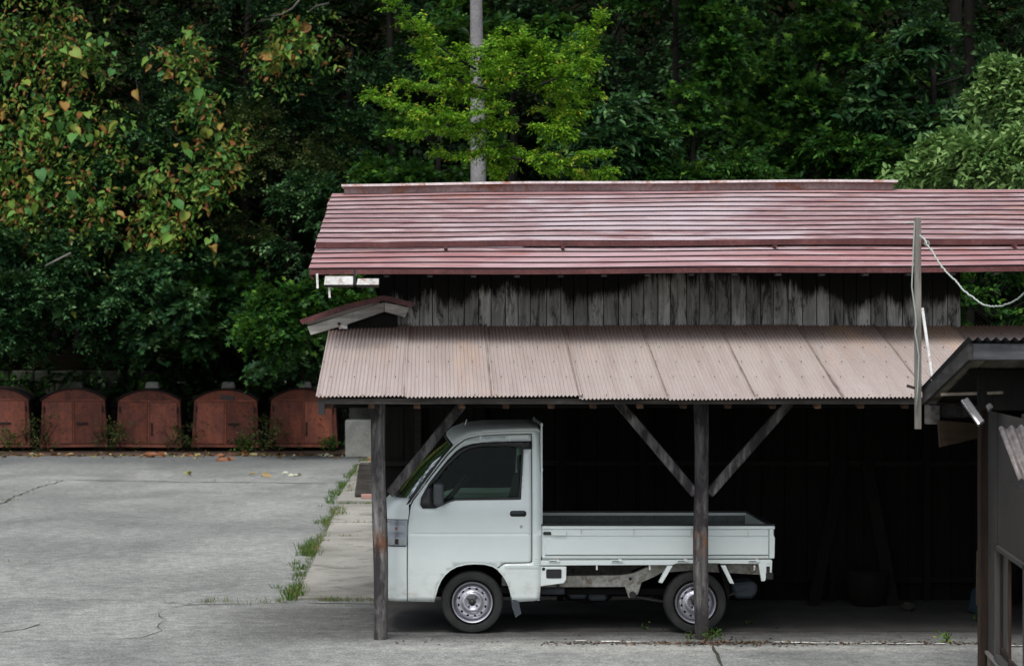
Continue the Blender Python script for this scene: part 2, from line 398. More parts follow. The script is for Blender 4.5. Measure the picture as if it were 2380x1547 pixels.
M['tyre'] = m_speck('dusty_tyre_rubber', (.012, .013, .013), (.020, .021, .020), (.032, .032, .030), 6, rough=.85, fine=80, bump=.2)
M['black'] = plain('black_plastic', (.012, .012, .014), .45)
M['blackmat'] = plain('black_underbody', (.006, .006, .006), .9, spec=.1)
M['grey'] = plain('dark_grey_plastic', (.045, .055, .060), .5)
M['flap'] = plain('dark_grey_rubber_flap', (.04, .05, .06), .8)
M['rim'] = plain('silver_wheel_paint', (.42, .42, .46), .36, .75)
M['rimdark'] = plain('wheel_hub_dark', (.03, .03, .032), .5, .3)
M['chrome'] = plain('chrome', (.6, .6, .6), .15, 1)
M['gap'] = plain('shut_line_black', (.01, .01, .01), .9)
M['cream'] = m_speck('cream_chassis_paint', (.30, .29, .25), (.42, .41, .37), (.52, .51, .47), 6, rough=.5, fine=30, bump=.05, stain=(.22, .18, .13))
M['bedin'] = m_speck('green_grey_bed_paint', (.06, .075, .07), (.085, .105, .098), (.12, .14, .13), 4, rough=.45, fine=40, bump=.05)
M['glass'] = m_glass('green_tinted_cab_glass', (.66, .76, .70), 1.18)
M['wglass'] = m_glass('house_window_glass', (.35, .38, .38))
M['lamp'] = m_glass('clear_lamp_cover', (.85, .88, .9))
M['reflector'] = plain('lamp_reflector', (.50, .53, .55), .35, .15)
M['amber'] = plain('amber_lamp_bulb', (.40, .16, .11), .4)
M['seat'] = plain('grey_seat_fabric', (.05, .05, .052), .9)
M['white'] = m_speck('chalky_white_paint', (.45, .45, .44), (.62, .62, .61), (.72, .72, .71), 5, rough=.6, fine=30, bump=.1, stain=(.33, .18, .11))
M['siding'] = m_speck('grey_brown_ribbed_siding', (.021, .019, .0175), (.029, .026, .024), (.037, .034, .032), 1.5, rough=.6, fine=40, bump=.05)
M['brownpost'] = wood('dark_brown_corner_wood', (.012, .008, .006), (.030, .018, .013), (.05, .03, .022), 'z', 24)
M['fascia'] = wood('blue_grey_fascia', (.030, .032, .035), (.068, .072, .077), (.13, .135, .14), 'x', 18)
M['fasciay'] = wood('dark_rake_board', (.02, .02, .019), (.05, .048, .045), (.11, .105, .10), 'y', 18)
M['soffit'] = wood('tan_soffit_board', (.07, .058, .042), (.15, .13, .10), (.22, .19, .15), 'y', 12)
M['brownboard'] = wood('brown_board', (.014, .009, .004), (.034, .021, .010), (.052, .034, .016), 'x', 12)
M['darkcorr'] = plain('blackened_corrugated_steel', (.012, .012, .014), .7)
M['polewood'] = wood('grey_pole_wood', (.07, .065, .058), (.155, .145, .13), (.23, .215, .195), 'z', 18)
M['poleconc'] = m_speck('grey_concrete_pole', (.12, .115, .12), (.17, .165, .17), (.23, .225, .23), 1.6, fine=30, bump=.1)
M['awning'] = m_speck('dirty_translucent_awning', (.05, .043, .040), (.10, .088, .085), (.18, .165, .16), 4, rough=.4, fine=30, bump=.05)
M['alu'] = plain('brushed_aluminium', (.30, .29, .29), .4, .6); M['frame'] = plain('dull_brown_grey_window_frame', (.060, .056, .055), .5, .3)
M['cable'] = plain('pale_green_grey_cable', (.30, .34, .31), .5)
M['bark'] = wood('grey_brown_bark', (.004, .003, .002), (.010, .008, .006), (.020, .016, .013), 'z', 12)
M['paletrunk'] = wood('pale_bark', (.10, .095, .085), (.16, .15, .14), (.24, .23, .21), 'z', 8)
M['pinkbrick'] = plain('faded_pink_brick', (.30, .17, .14), .9)
M['bluetarp'] = plain('dark_blue_tarp', (.015, .035, .055), .7)
M['vine'] = m_vine()
G = (.0, .0, .0)
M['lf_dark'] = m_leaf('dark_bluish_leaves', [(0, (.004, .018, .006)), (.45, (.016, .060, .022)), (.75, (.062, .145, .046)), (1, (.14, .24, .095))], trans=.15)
M['lf_shade'] = m_leaf('shade_darkened_leaves', [(0, (.003, .010, .003)), (.5, (.008, .028, .007)), (1, (.022, .060, .015))], trans=.1, spec=.08)  # leaf colour darkened so gaps in the wood read as deep shade
M['lf_mid'] = m_leaf('mid_green_leaves', [(0, (.004, .020, .004)), (.45, (.014, .060, .010)), (.75, (.045, .135, .018)), (1, (.13, .26, .035))], trans=.25)
M['lf_olive'] = m_leaf('olive_brown_tinged_leaves', [(0, (.012, .024, .007)), (.5, (.040, .070, .020)), (.8, (.10, .135, .045)), (.95, (.17, .17, .07)), (1, (.26, .15, .07))], trans=.2)
M['lf_bright'] = m_leaf('bright_yellow_green_leaves', [(0, (.025, .105, .006)), (.5, (.095, .235, .012)), (.85, (.23, .42, .022)), (.985, (.30, .45, .03)), (1, (.42, .36, .05))], trans=.35)
M['lf_pale'] = m_leaf('pale_grey_green_leaves', [(0, (.035, .085, .022)), (.5, (.095, .185, .050)), (1, (.21, .32, .11))], trans=.25)
M['lf_vine'] = m_leaf('small_vine_leaves', [(0, (.035, .10, .022)), (.5, (.075, .18, .028)), (.86, (.16, .24, .04)), (.96, (.24, .17, .04)), (1, (.20, .08, .03))], trans=.25)
M['grass'] = m_leaf('weed_blades', [(0, (.03, .07, .015)), (.6, (.07, .14, .03)), (.9, (.16, .17, .06)), (1, (.22, .13, .06))], trans=.3)
M['litter'] = m_leaf('brown_needle_litter', [(0, (.025, .015, .010)), (.6, (.08, .048, .034)), (1, (.18, .12, .08))], trans=.05)
M['weedleaf'] = m_leaf('dull_weed_leaves', [(0, (.02, .05, .012)), (.6, (.05, .11, .02)), (1, (.13, .19, .04))], trans=.2)
M['dryleaf'] = m_leaf('dry_fallen_leaves', [(0, (.09, .035, .018)), (.35, (.19, .075, .035)), (.6, (.25, .16, .08)), (.85, (.24, .25, .08)), (1, (.42, .42, .32))], trans=.1)

# ------------------------------------------------------------------ ground and terrain
def sheet(name, pts, z, mat, kind='structure', parent=None):
    mb = MB(); mb.add([(x, y, z) for x, y in pts], [tuple(range(len(pts)))])
    return build(name, mb, mat, parent, kind=kind)
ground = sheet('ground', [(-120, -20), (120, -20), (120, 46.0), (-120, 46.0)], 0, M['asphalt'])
sheet('gutter', [(-120, 46.0), (120, 46.0), (120, 52), (-120, 52)], -.02, M['dirt'])
# hill
def hill_z(x, y):
    t = max(0, y - 50.2)
    return 1.62 + .95 * t + .35 * math.sin(x * .35 + y * .2) * min(1, t / 3) if y > 50.2 else 1.62
def hillfn(a, b):
    x = -60 + 120 * a; y = 49.95 + 55 * b ** 1.3
    return (x, y, 1.55 + .75 * (y - 49.95) + .4 * math.sin(x * .4 + y * .3) * min(1, (y - 49.95) / 3))
mb = MB(); mb.grid(hillfn, 60, 24); build('hillside', mb, M['soil'], smooth=True, kind='structure')

# concrete slabs left of the shed
def slab_edge(Y): return -1.316 - (Y - 20.39) * .0113
slabs = [(20.42, 26.75, .035), (26.95, 28.95, .02), (29.05, 32.1, .03), (32.6, 43.2, .05)]
for y0, y1, z in slabs:
    mb = MB(); e0, e1 = slab_edge(y0), slab_edge(y1)
    if y0 > 32: e0 = e1 = -1.50
    mb.add([(e0, y0, -.05), (2.2, y0, -.05), (2.2, y1, -.05), (e1, y1, -.05), (e0, y0, z), (2.2, y0, z), (2.2, y1, z), (e1, y1, z)],
           [(4, 5, 6, 7), (0, 1, 5, 4), (1, 2, 6, 5), (2, 3, 7, 6), (3, 0, 4, 7)])
    build('concrete_pavement', mb, M['slab'], bevel=.01, kind='structure')

def ribbon(mb, pts, wd, z, jit=.25, sub=.25):
    q = []
    for a, b in zip(pts[:-1], pts[1:]):
        a = Vector(a); b = Vector(b); n = max(1, int((b - a).length / sub))
        for i in range(n): q.append(a.lerp(b, i / n))
    q.append(Vector(pts[-1])); vs = []; fs = []
    for i, p in enumerate(q):
        d = (q[min(i + 1, len(q) - 1)] - q[max(i - 1, 0)]); d = d.normalized() if d.length else Vector((1, 0))
        nrm = Vector((-d.y, d.x)); k = wd * random.uniform(.25, 1.0); off = random.uniform(-jit, jit) * .12
        c = p + nrm * off
        for s_ in (-1, 1): vs.append((c.x + nrm.x * k * s_ / 2, c.y + nrm.y * k * s_ / 2, z))
    for i in range(len(q) - 1): fs.append((2 * i, 2 * i + 1, 2 * i + 3, 2 * i + 2))
    return mb.add(vs, fs)
def gp(px, py): Y = GY(py); return ((px - CX) * Y / F, Y)
cracks = [([(-60, 1113), (60, 1114), (300, 1117), (480, 1120), (760, 1123)], .09, .6), ([(0, 1172), (60, 1143), (145, 1116)], .055, .5),
          ([(-40, 1388), (80, 1392), (200, 1394), (330, 1396), (430, 1401)], .014, .3), ([(425, 1405), (520, 1402), (700, 1401), (870, 1402)], .05, .3),
          ([(440, 1402), (385, 1418), (372, 1425), (380, 1440), (370, 1465), (330, 1480), (250, 1487), (60, 1488)], .012, .25),
          ([(0, 1470), (60, 1462), (95, 1450)], .018, .2), ([(0, 1310), (45, 1309), (120, 1310)], .018, .2),
          ([(1655, 1500), (1664, 1520), (1680, 1547), (1695, 1580)], .03, .1)]
for pts, wd, jit in cracks:
    mb = MB(); ribbon(mb, [gp(*p) for p in pts], wd, .004, jit, .22); build('crack', mb, M['crack'], ground)
# pale worn concrete before the shed, dirt strip and broken white line
mb = MB()
n = 40
edge = [(-.2 + i * 7.0 / n, 17.48 + .03 * math.sin(i * .9) + random.uniform(-.02, .02)) for i in range(n + 1)]
mb.add([(x, y - random.uniform(.04, .11), .004) for x, y in edge] + [(x, y + .02, .004) for x, y in edge], [(i, i + 1, n + 2 + i, n + 1 + i) for i in range(12, n)])
pass
for a, b, yy in [(1338, 1362, 1490), (1398, 1440, 1491.5), (1456, 1486, 1492.5), (1800, 1832, 1493), (1836, 1880, 1494), (1884, 1950, 1495), (1962, 1990, 1495), (2000, 2050, 1496), (2060, 2100, 1496), (2104, 2146, 1496.5), (2170, 2196, 1496.5)]:
    x0, y0 = gp(a, yy); x1, y1 = gp(b, yy)
    mb = MB(); ribbon(mb, [(x0, y0), (x1, y1)], .07, .009, .05, .05); build('line_dash', mb, M['line'], ground)
mb = MB(); mb.add([(-3.2, 18.55, .0045), (7, 18.55, .0045), (7, 20.36, .0045), (-1.25, 20.36, .0045)], [(0, 1, 2, 3)])
sheet('shed_floor', [(-.45, 18.2), (6.4, 18.2), (6.4, 20.42), (-.45, 20.42)], .004, M['floor'])  # dark sheet: dirt plus the shade under the roof, put into the colour

# ------------------------------------------------------------------ retaining wall
rw = thing('retaining_wall', (-8, 50, 0), 'low dark mossy stone retaining wall behind the row of rusty bins', 'wall')
mb = MB(); mb.box((0, 50.35, .75), (60, .5, 1.5)); build('wall_core', mb, M['stone'], rw)
z = 0; row = 0
while z < 1.6:
    hh = .30; x = -11.2 + (row % 2) * .2
    while x < 1.4:
        wd = random.uniform(.34, .62)
        mb = MB(); d = random.uniform(.0, .07)
        mb.box((x + wd / 2, 50.08 - d, z + hh / 2), (wd - .03, .24, hh - .03), Matrix.Rotation(random.uniform(-.03, .03), 3, 'Y'))
        build('stone', mb, M['stone'], rw, bevel=.03)
        x += wd
    z += hh; row += 1

# ------------------------------------------------------------------ rusty bins
def make_bin(i):
    t = thing('rusty_bin', (0, 0, 0), 'x', 'bin', 'row of rusty red steel bins')
    hw0, hw1, zs, zp, dep = .775, .715, 1.16, 1.39, 1.15
    def outline(s=1.0, dz=0, n=12):
        pts = [(-hw0 * s, .09), (-hw1 * s - .0, zs + dz)]
        for k in range(1, n): 
            a = -1 + 2 * k / n; pts.append((hw1 * s * a, zs + dz + (zp - zs) * (1 - abs(a) ** 2.2)))
        pts += [(hw1 * s, zs + dz), (hw0 * s, .09)]
        return pts
    def ob(name, mb, mat, par=t, **k): return build(name, mb, mat, par, local=True, **k)
    mb = MB(); mb.prism(outline(.985), .03, dep); ob('shell', mb, M['darkmetal'])
    mb = MB(); mb.prism(outline(1.0), 0, .03); ob('front_plate', mb, M['rust'])
    # roof sheet following the arch, proud of the front
    mb = MB(); pts = [(-hw1 - .04, zs - .02)] + [(hw1 * 1.04 * a, zs + .035 + (zp - zs) * (1 - abs(a) ** 2.2)) for a in [-1 + k / 8 for k in range(17)]] + [(hw1 + .04, zs - .02)]
    vs = [(x, -.05, z) for x, z in pts] + [(x, dep + .05, z) for x, z in pts]; n = len(pts)
    mb.add(vs, [(k, k + 1, n + k + 1, n + k) for k in range(n - 1)]); ob('roof_sheet', mb, M['darkmetal'], solid=.02)
    for sgn in (-1, 1):
        mb = MB()
        x0, x1 = (-.645, -.03) if sgn < 0 else (.03, .645)
        xo = .025
        poly = [(x0 - (xo if sgn < 0 else 0), .17), (x1 + (xo if sgn > 0 else 0), .17), (x1, 1.12), (x0, 1.12)]
        mb.prism(poly, -.028, -.002); d = ob('door', mb, M['rust'], bevel=.006)
        for zz in (.30, .95):
            mb = MB(); mb.box((sgn * .665, -.03, zz), (.04, .03, .13)); ob('hinge', mb, M['darkmetal'], d)
        if sgn > 0:
            mb = MB(); mb.box((.20, -.045, .62), (.26, .03, .045)) if i % 2 == 0 else mb.box((.075, -.045, .50), (.035, .03, .30)); ob('latch', mb, M['darkmetal'], d)
    mb = MB(); mb.box((0, -.03, .12), (1.56, .08, .06)); ob('base_rail', mb, M['rust'])
    mb = MB(); mb.box((0, -.018, 1.15), (1.34, .03, .03)); mb.box((0, -.02, .64), (.035, .03, .95)); ob('frame_bar', mb, M['rust'])
    for sx in (-.6, .6):
        mb = MB(); mb.box((sx, .55, .045), (.14, .9, .09)); ob('skid', mb, M['darkmetal'])
    return t
proto = {0: make_bin(0), 1: make_bin(1)}
bl = ['leftmost rusty red arched bin, cut off by the left edge', 'second rusty red arched bin from the left, with a dull stained lump on top',
      'middle rusty red arched bin, with a pale block on top and upright latch', 'rusty red arched bin with a black bar nailed above its doors',
      'darkest rusty bin, partly under the corrugated roof corner at the right end of the row']
bx = [.4487 * q for q in (-20, 383, 771, 1167, 1570)]
used = set(); bins = []
for k in range(5):
    typ = 0 if k in (0, 1, 3) else 1
    o = proto[typ] if typ not in used else copy_tree(proto[typ]); used.add(typ)
    o.location = ((bx[k] - CX) * 48.5 / F, 48.5 + random.uniform(-.05, .05), -.02); o.rotation_euler = (0, random.uniform(-.015, .015), random.uniform(-.06, .06)); o.scale = (random.uniform(.97, 1.03), 1, random.uniform(.97, 1.03)); o['label'] = bl[k]; bins.append(o)
bar = MB(); bar.box(((1177 * .4487 - CX) * 48.42 / F, 48.44, CH - (852.8 + 158 * .4487 - CY) * 48.42 / F), (.30, .03, .09), Matrix.Rotation(.12, 3, 'Y'))
o = build('metal_bar', bar, M['black']); tag(o, 'short black bar fixed above the doors of the fourth bin', 'bar')
for k, (zx, lab, wd) in enumerate([(395, 'dull stained concrete lump on top of the second bin', .34), (790, 'pale concrete block on top of the middle bin', .34), (1182, 'pale concrete block on the bin with the black bar', .32), (1580, 'small pale concrete block on the last bin by the roof corner', .30)]):
    mb = MB(); X = (zx * .4487 - CX) * 48.9 / F
    mb.box((X, 48.95, 1.47), (wd, .3, .15), None, .78)
    o = build('concrete_block', mb, M['stone'] if k == 0 else M['concrete'], bevel=.03, seg=2); tag(o, lab, 'block', 'concrete blocks lying on the bins')
# pale concrete block and wall right of the bins
mb = MB(); mb.box((-1.30, 45.6, .40), (1.2, .5, .80)); o = build('concrete_block', mb, M['concrete'], bevel=.02); tag(o, 'large pale concrete block between the last bin and the left shed post', 'block')
mb = MB(); mb.box((-.95, 47.6, .62), (1.9, .3, 1.3)); o = build('concrete_wall', mb, M['stone'], bevel=.02); tag(o, 'dark stained concrete wall behind the pale block', 'wall')
# dark wedge-shaped block and a brick on the slab
mb = MB(); X = (848 - CX) * 33.2 / F; mb.box((X, 33.3, .05 + .27), (.33, .30, .52), None, .55); o = build('wooden_block', mb, M['beamx'], bevel=.02); tag(o, 'dark tapered block standing on the far slab beside the left post', 'block')
mb = MB(); mb.box(((856 - CX) * 32.9 / F, 32.9, .085), (.22, .12, .07)); o = build('brick', mb, M['pinkbrick'], bevel=.008); tag(o, 'faded pink brick lying beside the dark tapered block', 'brick')

# ------------------------------------------------------------------ shed
shed = thing('timber_shed', (2.2, 17.77, 0), 'open fronted timber shed with red upper roof and brown corrugated roof over the truck', 'shed')
SO = WL[shed]
def roofz(Y): return 2.022 + (Y - 17.2) * (2.617 - 2.022) / 2.2
# corrugated sheets
pitch = .0322; nper = 22
for i in range(10):
    mb = MB(); x0 = -.954 + i * .708; ns = nper * 8 + 4; y0 = 17.2 + random.uniform(-.03, .03); skew = random.uniform(-.008, .008)
    def cf(a, b, x0=x0, y0=y0, i=i, skew=skew, ns=ns):
        x = x0 + a * ns / 8 * pitch; y = y0 + b * (19.45 - y0)
        z = roofz(y) + .0068 * math.sin(2 * math.pi * a * ns / 8) + .006 * a - .001 * i % 2 + .006 * math.sin(b * 3.1 + i)
        return (x + skew * (1 - b), y + (.006 * math.sin(a * 40 + i * 2) if b < .01 else 0), z)
    mb.grid(cf, ns, 5); build('corrugated_sheet', mb, M['corr'], shed, smooth=True)
mb = MB()
for i in range(40):
    for j, yy in enumerate((17.24, 17.75, 18.2, 18.65, 19.1)):
        x = -.93 + i * .177 + random.uniform(-.02, .02) + (.08 if j % 2 else 0)
        mb.box((x, yy + random.uniform(-.02, .02), roofz(yy) + .012), (.009, .009, .008))
o = build('nail', mb, M['darkmetal'], shed, kind='stuff')
for i in range(1, 10):
    mb = MB(); x0 = -.954 + i * .708; q = [(x0 + random.uniform(-.002, .002), 17.21 + k * .2) for k in range(12)]
    vs = []
    for x, y in q: wv = random.uniform(.003, .0085); vs += [(x - wv, y, roofz(y) + .0115), (x + wv, y, roofz(y) + .0135)]
    mb.add(vs, [(2 * k, 2 * k + 1, 2 * k + 3, 2 * k + 2) for k in range(11)]); build('overlap_shadow_strip', mb, M['overlap'], shed)  # dark strip painted along each overlap for dirt and the raised edge's shadow
# eave board, rafters, purlins, beam
mb = MB(); mb.box((2.55, 17.29, 1.992), (7.0, .03, .045)); build('eave_board', mb, M['beamx'], shed)
mb = MB(); mb.box((-.915, 17.30, 1.935), (.05, .07, .10)); build('bracket', mb, M['black'], shed)
for i in range(19):
    x = -.865 + i * .361 + random.uniform(-.012, .012)
    mb = MB(); a = Vector((x, 17.33, 1.957)); b = Vector((x, 19.4, 1.957 + .56)); mb.span(a, b, .052, .055, (0, 0, 1)); build('rafter', mb, M['beamy'], shed)
for yy in (17.45, 18.0, 18.5, 19.0):
    mb = MB(); mb.box((2.55, yy, roofz(yy) - .036), (6.95, .04, .022)); build('batten', mb, M['inner'], shed)
mb = MB(); mb.box((2.6, 17.92, 1.985), (6.9, .10, .13)); build('beam', mb, M['inner'], shed, bevel=.006)
# posts with slightly uneven faces
def post(xb, xt, Y, z1, w_, name='post', mat=M['post'], lab=None):
    mb = MB(); n = 14
    def pf(a, b):
        t = a * 2 * math.pi; r = w_ / 2 * (1.10 + .05 * math.sin(b * 9 + xb * 5) + .03 * math.sin(3 * t + b * 4))
        ct, st = math.cos(t), math.sin(t); sq = (abs(ct) ** 3.2 + abs(st) ** 3.2) ** (-1 / 3.2)
        return (xb + (xt - xb) * b + r * ct * sq * .93 + .006 * math.sin(b * 7 + xb), Y + r * st * sq, z1 * b)
    mb.grid(pf, 20, n); return build(name, mb, mat, shed, smooth=True, label=lab)
post(-.448, -.470, 17.77, 2.03, .118, lab='left grey post in front of the truck nose, with a brown worn patch')
post(2.224, 2.216, 17.77, 2.03, .116, lab='grey post with two braces in front of the rear wheel')
def brace(a, b):
    mb = MB(); A = P(a[0], a[1], 17.78); B = P(b[0], b[1], 17.84); mb.span(A, B, .078, .06, (0, 1, 0)); build('brace', mb, M['post'], shed, bevel=.008)
brace((905, 1148), (1076, 938)); brace((1617, 1148), (1436, 934)); brace((1647, 1148), (1836, 934))
# inner back wall, side wall
x = -.50
while x < 6.3:
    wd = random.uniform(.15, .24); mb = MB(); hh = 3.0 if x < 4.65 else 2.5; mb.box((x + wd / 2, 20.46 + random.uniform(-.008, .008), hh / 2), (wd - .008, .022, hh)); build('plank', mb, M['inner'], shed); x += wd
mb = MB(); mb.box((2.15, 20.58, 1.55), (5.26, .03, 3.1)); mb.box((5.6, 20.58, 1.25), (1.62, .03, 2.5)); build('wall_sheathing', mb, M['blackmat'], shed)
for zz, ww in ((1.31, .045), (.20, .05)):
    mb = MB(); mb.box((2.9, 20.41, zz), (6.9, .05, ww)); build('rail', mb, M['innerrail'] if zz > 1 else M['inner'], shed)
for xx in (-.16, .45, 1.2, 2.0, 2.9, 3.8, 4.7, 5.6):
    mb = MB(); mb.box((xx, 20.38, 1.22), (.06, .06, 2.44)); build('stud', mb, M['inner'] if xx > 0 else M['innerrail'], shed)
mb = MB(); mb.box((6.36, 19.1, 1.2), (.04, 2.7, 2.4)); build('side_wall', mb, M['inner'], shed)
# upper plank wall
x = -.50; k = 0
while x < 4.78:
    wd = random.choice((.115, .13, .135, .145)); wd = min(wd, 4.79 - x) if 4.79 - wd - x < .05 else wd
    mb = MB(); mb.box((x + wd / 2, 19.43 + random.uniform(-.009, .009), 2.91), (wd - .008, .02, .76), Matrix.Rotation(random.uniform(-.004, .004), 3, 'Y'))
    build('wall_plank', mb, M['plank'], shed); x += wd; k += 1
mb = MB(); mb.box((2.15, 19.52, 2.85), (5.26, .04, .9)); build('wall_backing', mb, M['blackmat'], shed)
mb = MB(); mb.box((2.15, 21.2, 2.9), (5.2, .04, 1.5)); build('rear_wall', mb, M['inner'], shed)
mb = MB(); mb.box((-.48, 20.4, 2.9), (.04, 1.75, .95)); build('end_wall', mb, M['inner'], shed)
mb = MB(); mb.box((4.76, 20.4, 2.9), (.04, 1.75, .95)); build('end_wall', mb, M['inner'], shed)
# upper roof: sixteen lapped strips
YR, ZR, YE, ZE = 21.3, 3.95, 18.6, 3.102
def upz(s, x): return ZR + (ZE - ZR) * s + .0045 * (x + 1) + .020 * (1 - s) * math.sin(math.pi * min(max((x + 1) / 8.0, 0), 1)) + .004 * math.sin(x * 2.1 + s * 9)
NS = 16
for i in range(NS):
    s0, s1 = i / NS, (i + 1) / NS + .004; mb = MB(); nx = 26; th = .020
    xl0 = -1.03 - .065 * s0; xl1 = -1.03 - .065 * s1; jl = random.uniform(-.012, .012)
    vs = []
    for k in range(nx + 1):
        a = k / nx
        for s_, lift in ((s0, -.003), (s1, .0115)):
            xl = (-1.03 - .065 * s_) + jl; x = xl + (7.0 - xl) * a; y = YR + (YE - YR) * s_; z = upz(s_, x) + lift
            vs += [(x, y, z + .006), (x, y, z - .008)]
    fs = []
    for k in range(nx):
        b = 4 * k; c = b + 4; fs += [(b, b + 2, c + 2, c), (b + 1, c + 1, c + 3, b + 3), (b + 2, b + 3, c + 3, c + 2), (b, c, c + 1, b + 1)]
    fs += [(0, 1, 3, 2), (4 * nx, 4 * nx + 2, 4 * nx + 3, 4 * nx + 1)]
    mb.add(vs, fs); so_ = build('roof_strip', mb, M['redroof_low' if i > 12 or i == 0 else 'redroof'], shed); so_.data.materials.append(M['lap'])
    for pi in range(nx): so_.data.polygons[4 * pi + 2].material_index = 1  # front edges coloured near black for lap grime and the shadow beneath
mb = MB()
mb.grid(lambda a, b: (-1.0 + 7.95 * a, YR - .02 + (YE + .06 - YR) * b, upz(b, -1 + 7.95 * a) - .045), 16, 4); build('roof_deck', mb, M['blackmat'], shed)
mb = MB(); mb.grid(lambda a, b: (-1.02 + 8.0 * a, YR + 1.1 * b, upz(0, -1.02 + 8 * a) - .32 * b), 16, 2); build('rear_roof_slope', mb, M['redroof'], shed, solid=.02)
# snow bar, fascia, ridge
def xbar(y, s, dz, sx0, sx1, dy, hz, mat, name, nx=24):
    mb = MB(); vs = []; 
    for k in range(nx + 1):
        x = sx0 + (sx1 - sx0) * k / nx; z = upz(s, x) + dz
        vs += [(x, y - dy / 2, z - hz / 2), (x, y + dy / 2, z - hz / 2), (x, y + dy / 2, z + hz / 2), (x, y - dy / 2, z + hz / 2)]
    fs = [(0, 1, 2, 3), (4 * nx + 3, 4 * nx + 2, 4 * nx + 1, 4 * nx)]
    for k in range(nx):
        b = 4 * k
        for q in range(4): q2 = (q + 1) % 4; fs.append((b + q, b + 4 + q, b + 4 + q2, b + q2))
    mb.add(vs, fs); return build(name, mb, mat, shed)
sb = .775; yb = YR + (YE - YR) * sb
xbar(yb, sb, .050, -1.07, 7.0, .035, .048, M['maroon'], 'snow_bar')
xbar(yb + .03, sb, .035, .8, 7.0, .04, .022, M['dirt'], 'needle_debris')
for x in (.1, 1.15, 3.05, 5.2):
    mb = MB(); mb.box((x, yb - .06, upz(sb, x) + .015), (.03, .12, .03)); build('bar_bracket', mb, M['maroon'], shed)
xbar(YE - .015, 1.0, -.026, -1.09, 7.0, .03, .042, M['maroon'], 'eave_fascia')
xbar(YR + .05, 0, .030, -.90, 4.57, .20, .070, M['cap'], 'ridge_cap')
xbar(YR + .02, 0, .075, -.925, 4.60, .28, .022, M['captop'], 'ridge_flashing')
for i in range(16):
    x = -.8 + i * .38; mb = MB(); mb.box((x, YE + .05, upz(1, x) - .062), (.045, .12, .018)); build('rafter_end', mb, M['beamx'], shed)
mb = MB()
for sgn in (0, 1):
    pass
mb.add([(-1.08, YE, ZE - .03), (-1.05, YE, ZE - .08), (-1.0, YR, ZR - .08), (-1.03, YR, ZR - .03)], [(0, 1, 2, 3)]); build('verge_trim', mb, M['maroon'], shed, solid=.02)
def z4(zx, zy): return 694.2 + zx * .3589, 396.7 + zy * .3589
# white gutter scraps and hangers at the left
for a, b, c, d in ((165, 683, 352, 738), (376, 698, 518, 738)):
    p0 = P(*z4(a, b), 18.42); p1 = P(*z4(c, d), 18.42); mb = MB()
    mb.prism([(p0.x, p1.z), (p1.x, p1.z), (p1.x, p0.z), (p0.x + .01, p0.z)], 18.40, 18.50); g = build('gutter', mb, M['white'], shed)
    mb = MB(); mb.box(((p0.x + p1.x) / 2, 18.45, p1.z - .012), (abs(p1.x - p0.x), .08, .018)); build('gutter_lip', mb, M['darkmetal'], g)
for zx, za, zb in ((119, 665, 762), (197, 740, 822), (410, 738, 764), (362, 640, 740)):
    A = P(*z4(zx, za), 18.44); B = P(*z4(zx + 4, zb), 18.44); mb = MB(); mb.span(A, B, .018, .02); build('gutter_hanger', mb, M['white'] if zx < 400 and zx != 362 else M['black'], shed)
# little gable roof with pale bargeboards at the left
def bargepoly(pts, Y0, Y1, mat, name, **k):
    mb = MB(); q = [P(*z4(*p), Y0) for p in pts]; mb.prism([(v.x, v.z) for v in q], Y0, Y1); return build(name, mb, mat, shed, **k)
bargepoly([(55, 1008), (78, 1064), (300, 1000), (520, 925), (553, 912), (553, 850)], 19.22, 19.25, M['barge'], 'barge_board', bevel=.004)
bargepoly([(556, 850), (556, 912), (690, 948), (716, 885)], 19.22, 19.25, M['barge'], 'barge_board', bevel=.004)
bargepoly([(5, 965), (22, 994), (300, 905), (548, 840), (735, 882), (748, 855), (640, 825), (548, 806), (300, 866)], 19.17, 19.27, M['maroon'], 'gable_verge')
bargepoly([(20, 988), (548, 830), (548, 812), (5, 968)], 19.27, 20.6, M['maroon'], 'gable_roof')
bargepoly([(240, 1045), (250, 1010), (520, 925), (560, 915), (640, 940), (640, 1005), (400, 1030)], 19.30, 19.40, M['inner'], 'gable_infill')
mb = MB(); q = P(*z4(287, 1010), 19.2); mb.box((q.x, 19.24, q.z), (.075, .06, .035)); build('block', mb, M['white'], shed)
mb = MB(); q = P(*z4(262, 990), 19.2); mb.lathe((q.x, 19.19, q.z), [(0, 0), (.014, 0), (.014, .05)], 10); build('knot', mb, M['darkmetal'], shed)

# ------------------------------------------------------------------ truck
TY = 18.05; TX = (1098 - CX) * TY / F; KM = TY / F
truck = thing('kei_truck', (TX, TY, 0), 'small white flatbed truck parked under the corrugated roof, facing left', 'truck')
def Z1(zx, zy): return ((zx - 723) * .35266 * KM, (1508 - zy) * .35266 * KM)
def Z2(zx, zy): return ((1219.8 + zx * .25833 - 1098) * KM, (1474 - 1140.4 - zy * .25833) * KM)
TW = 1.44
def T(name, mb, mat, par=truck, **k): return build(name, mb, mat, par, local=True, **k)
VB = Z1(0, 683)[1]; VC = Z1(0, 848)[1]
def side_in(u, v):
    d = 0
    if v > VB: d += .085 * ((v - VB) / .68) ** 1.25
    if v < .62: d += .022 * ((.62 - v) / .35) ** 1.6
    d += .0045 * math.exp(-((v - VC) / .006) ** 2)
    d += -.006 * math.exp(-((v - VB - .005) / .03) ** 2)
    return d
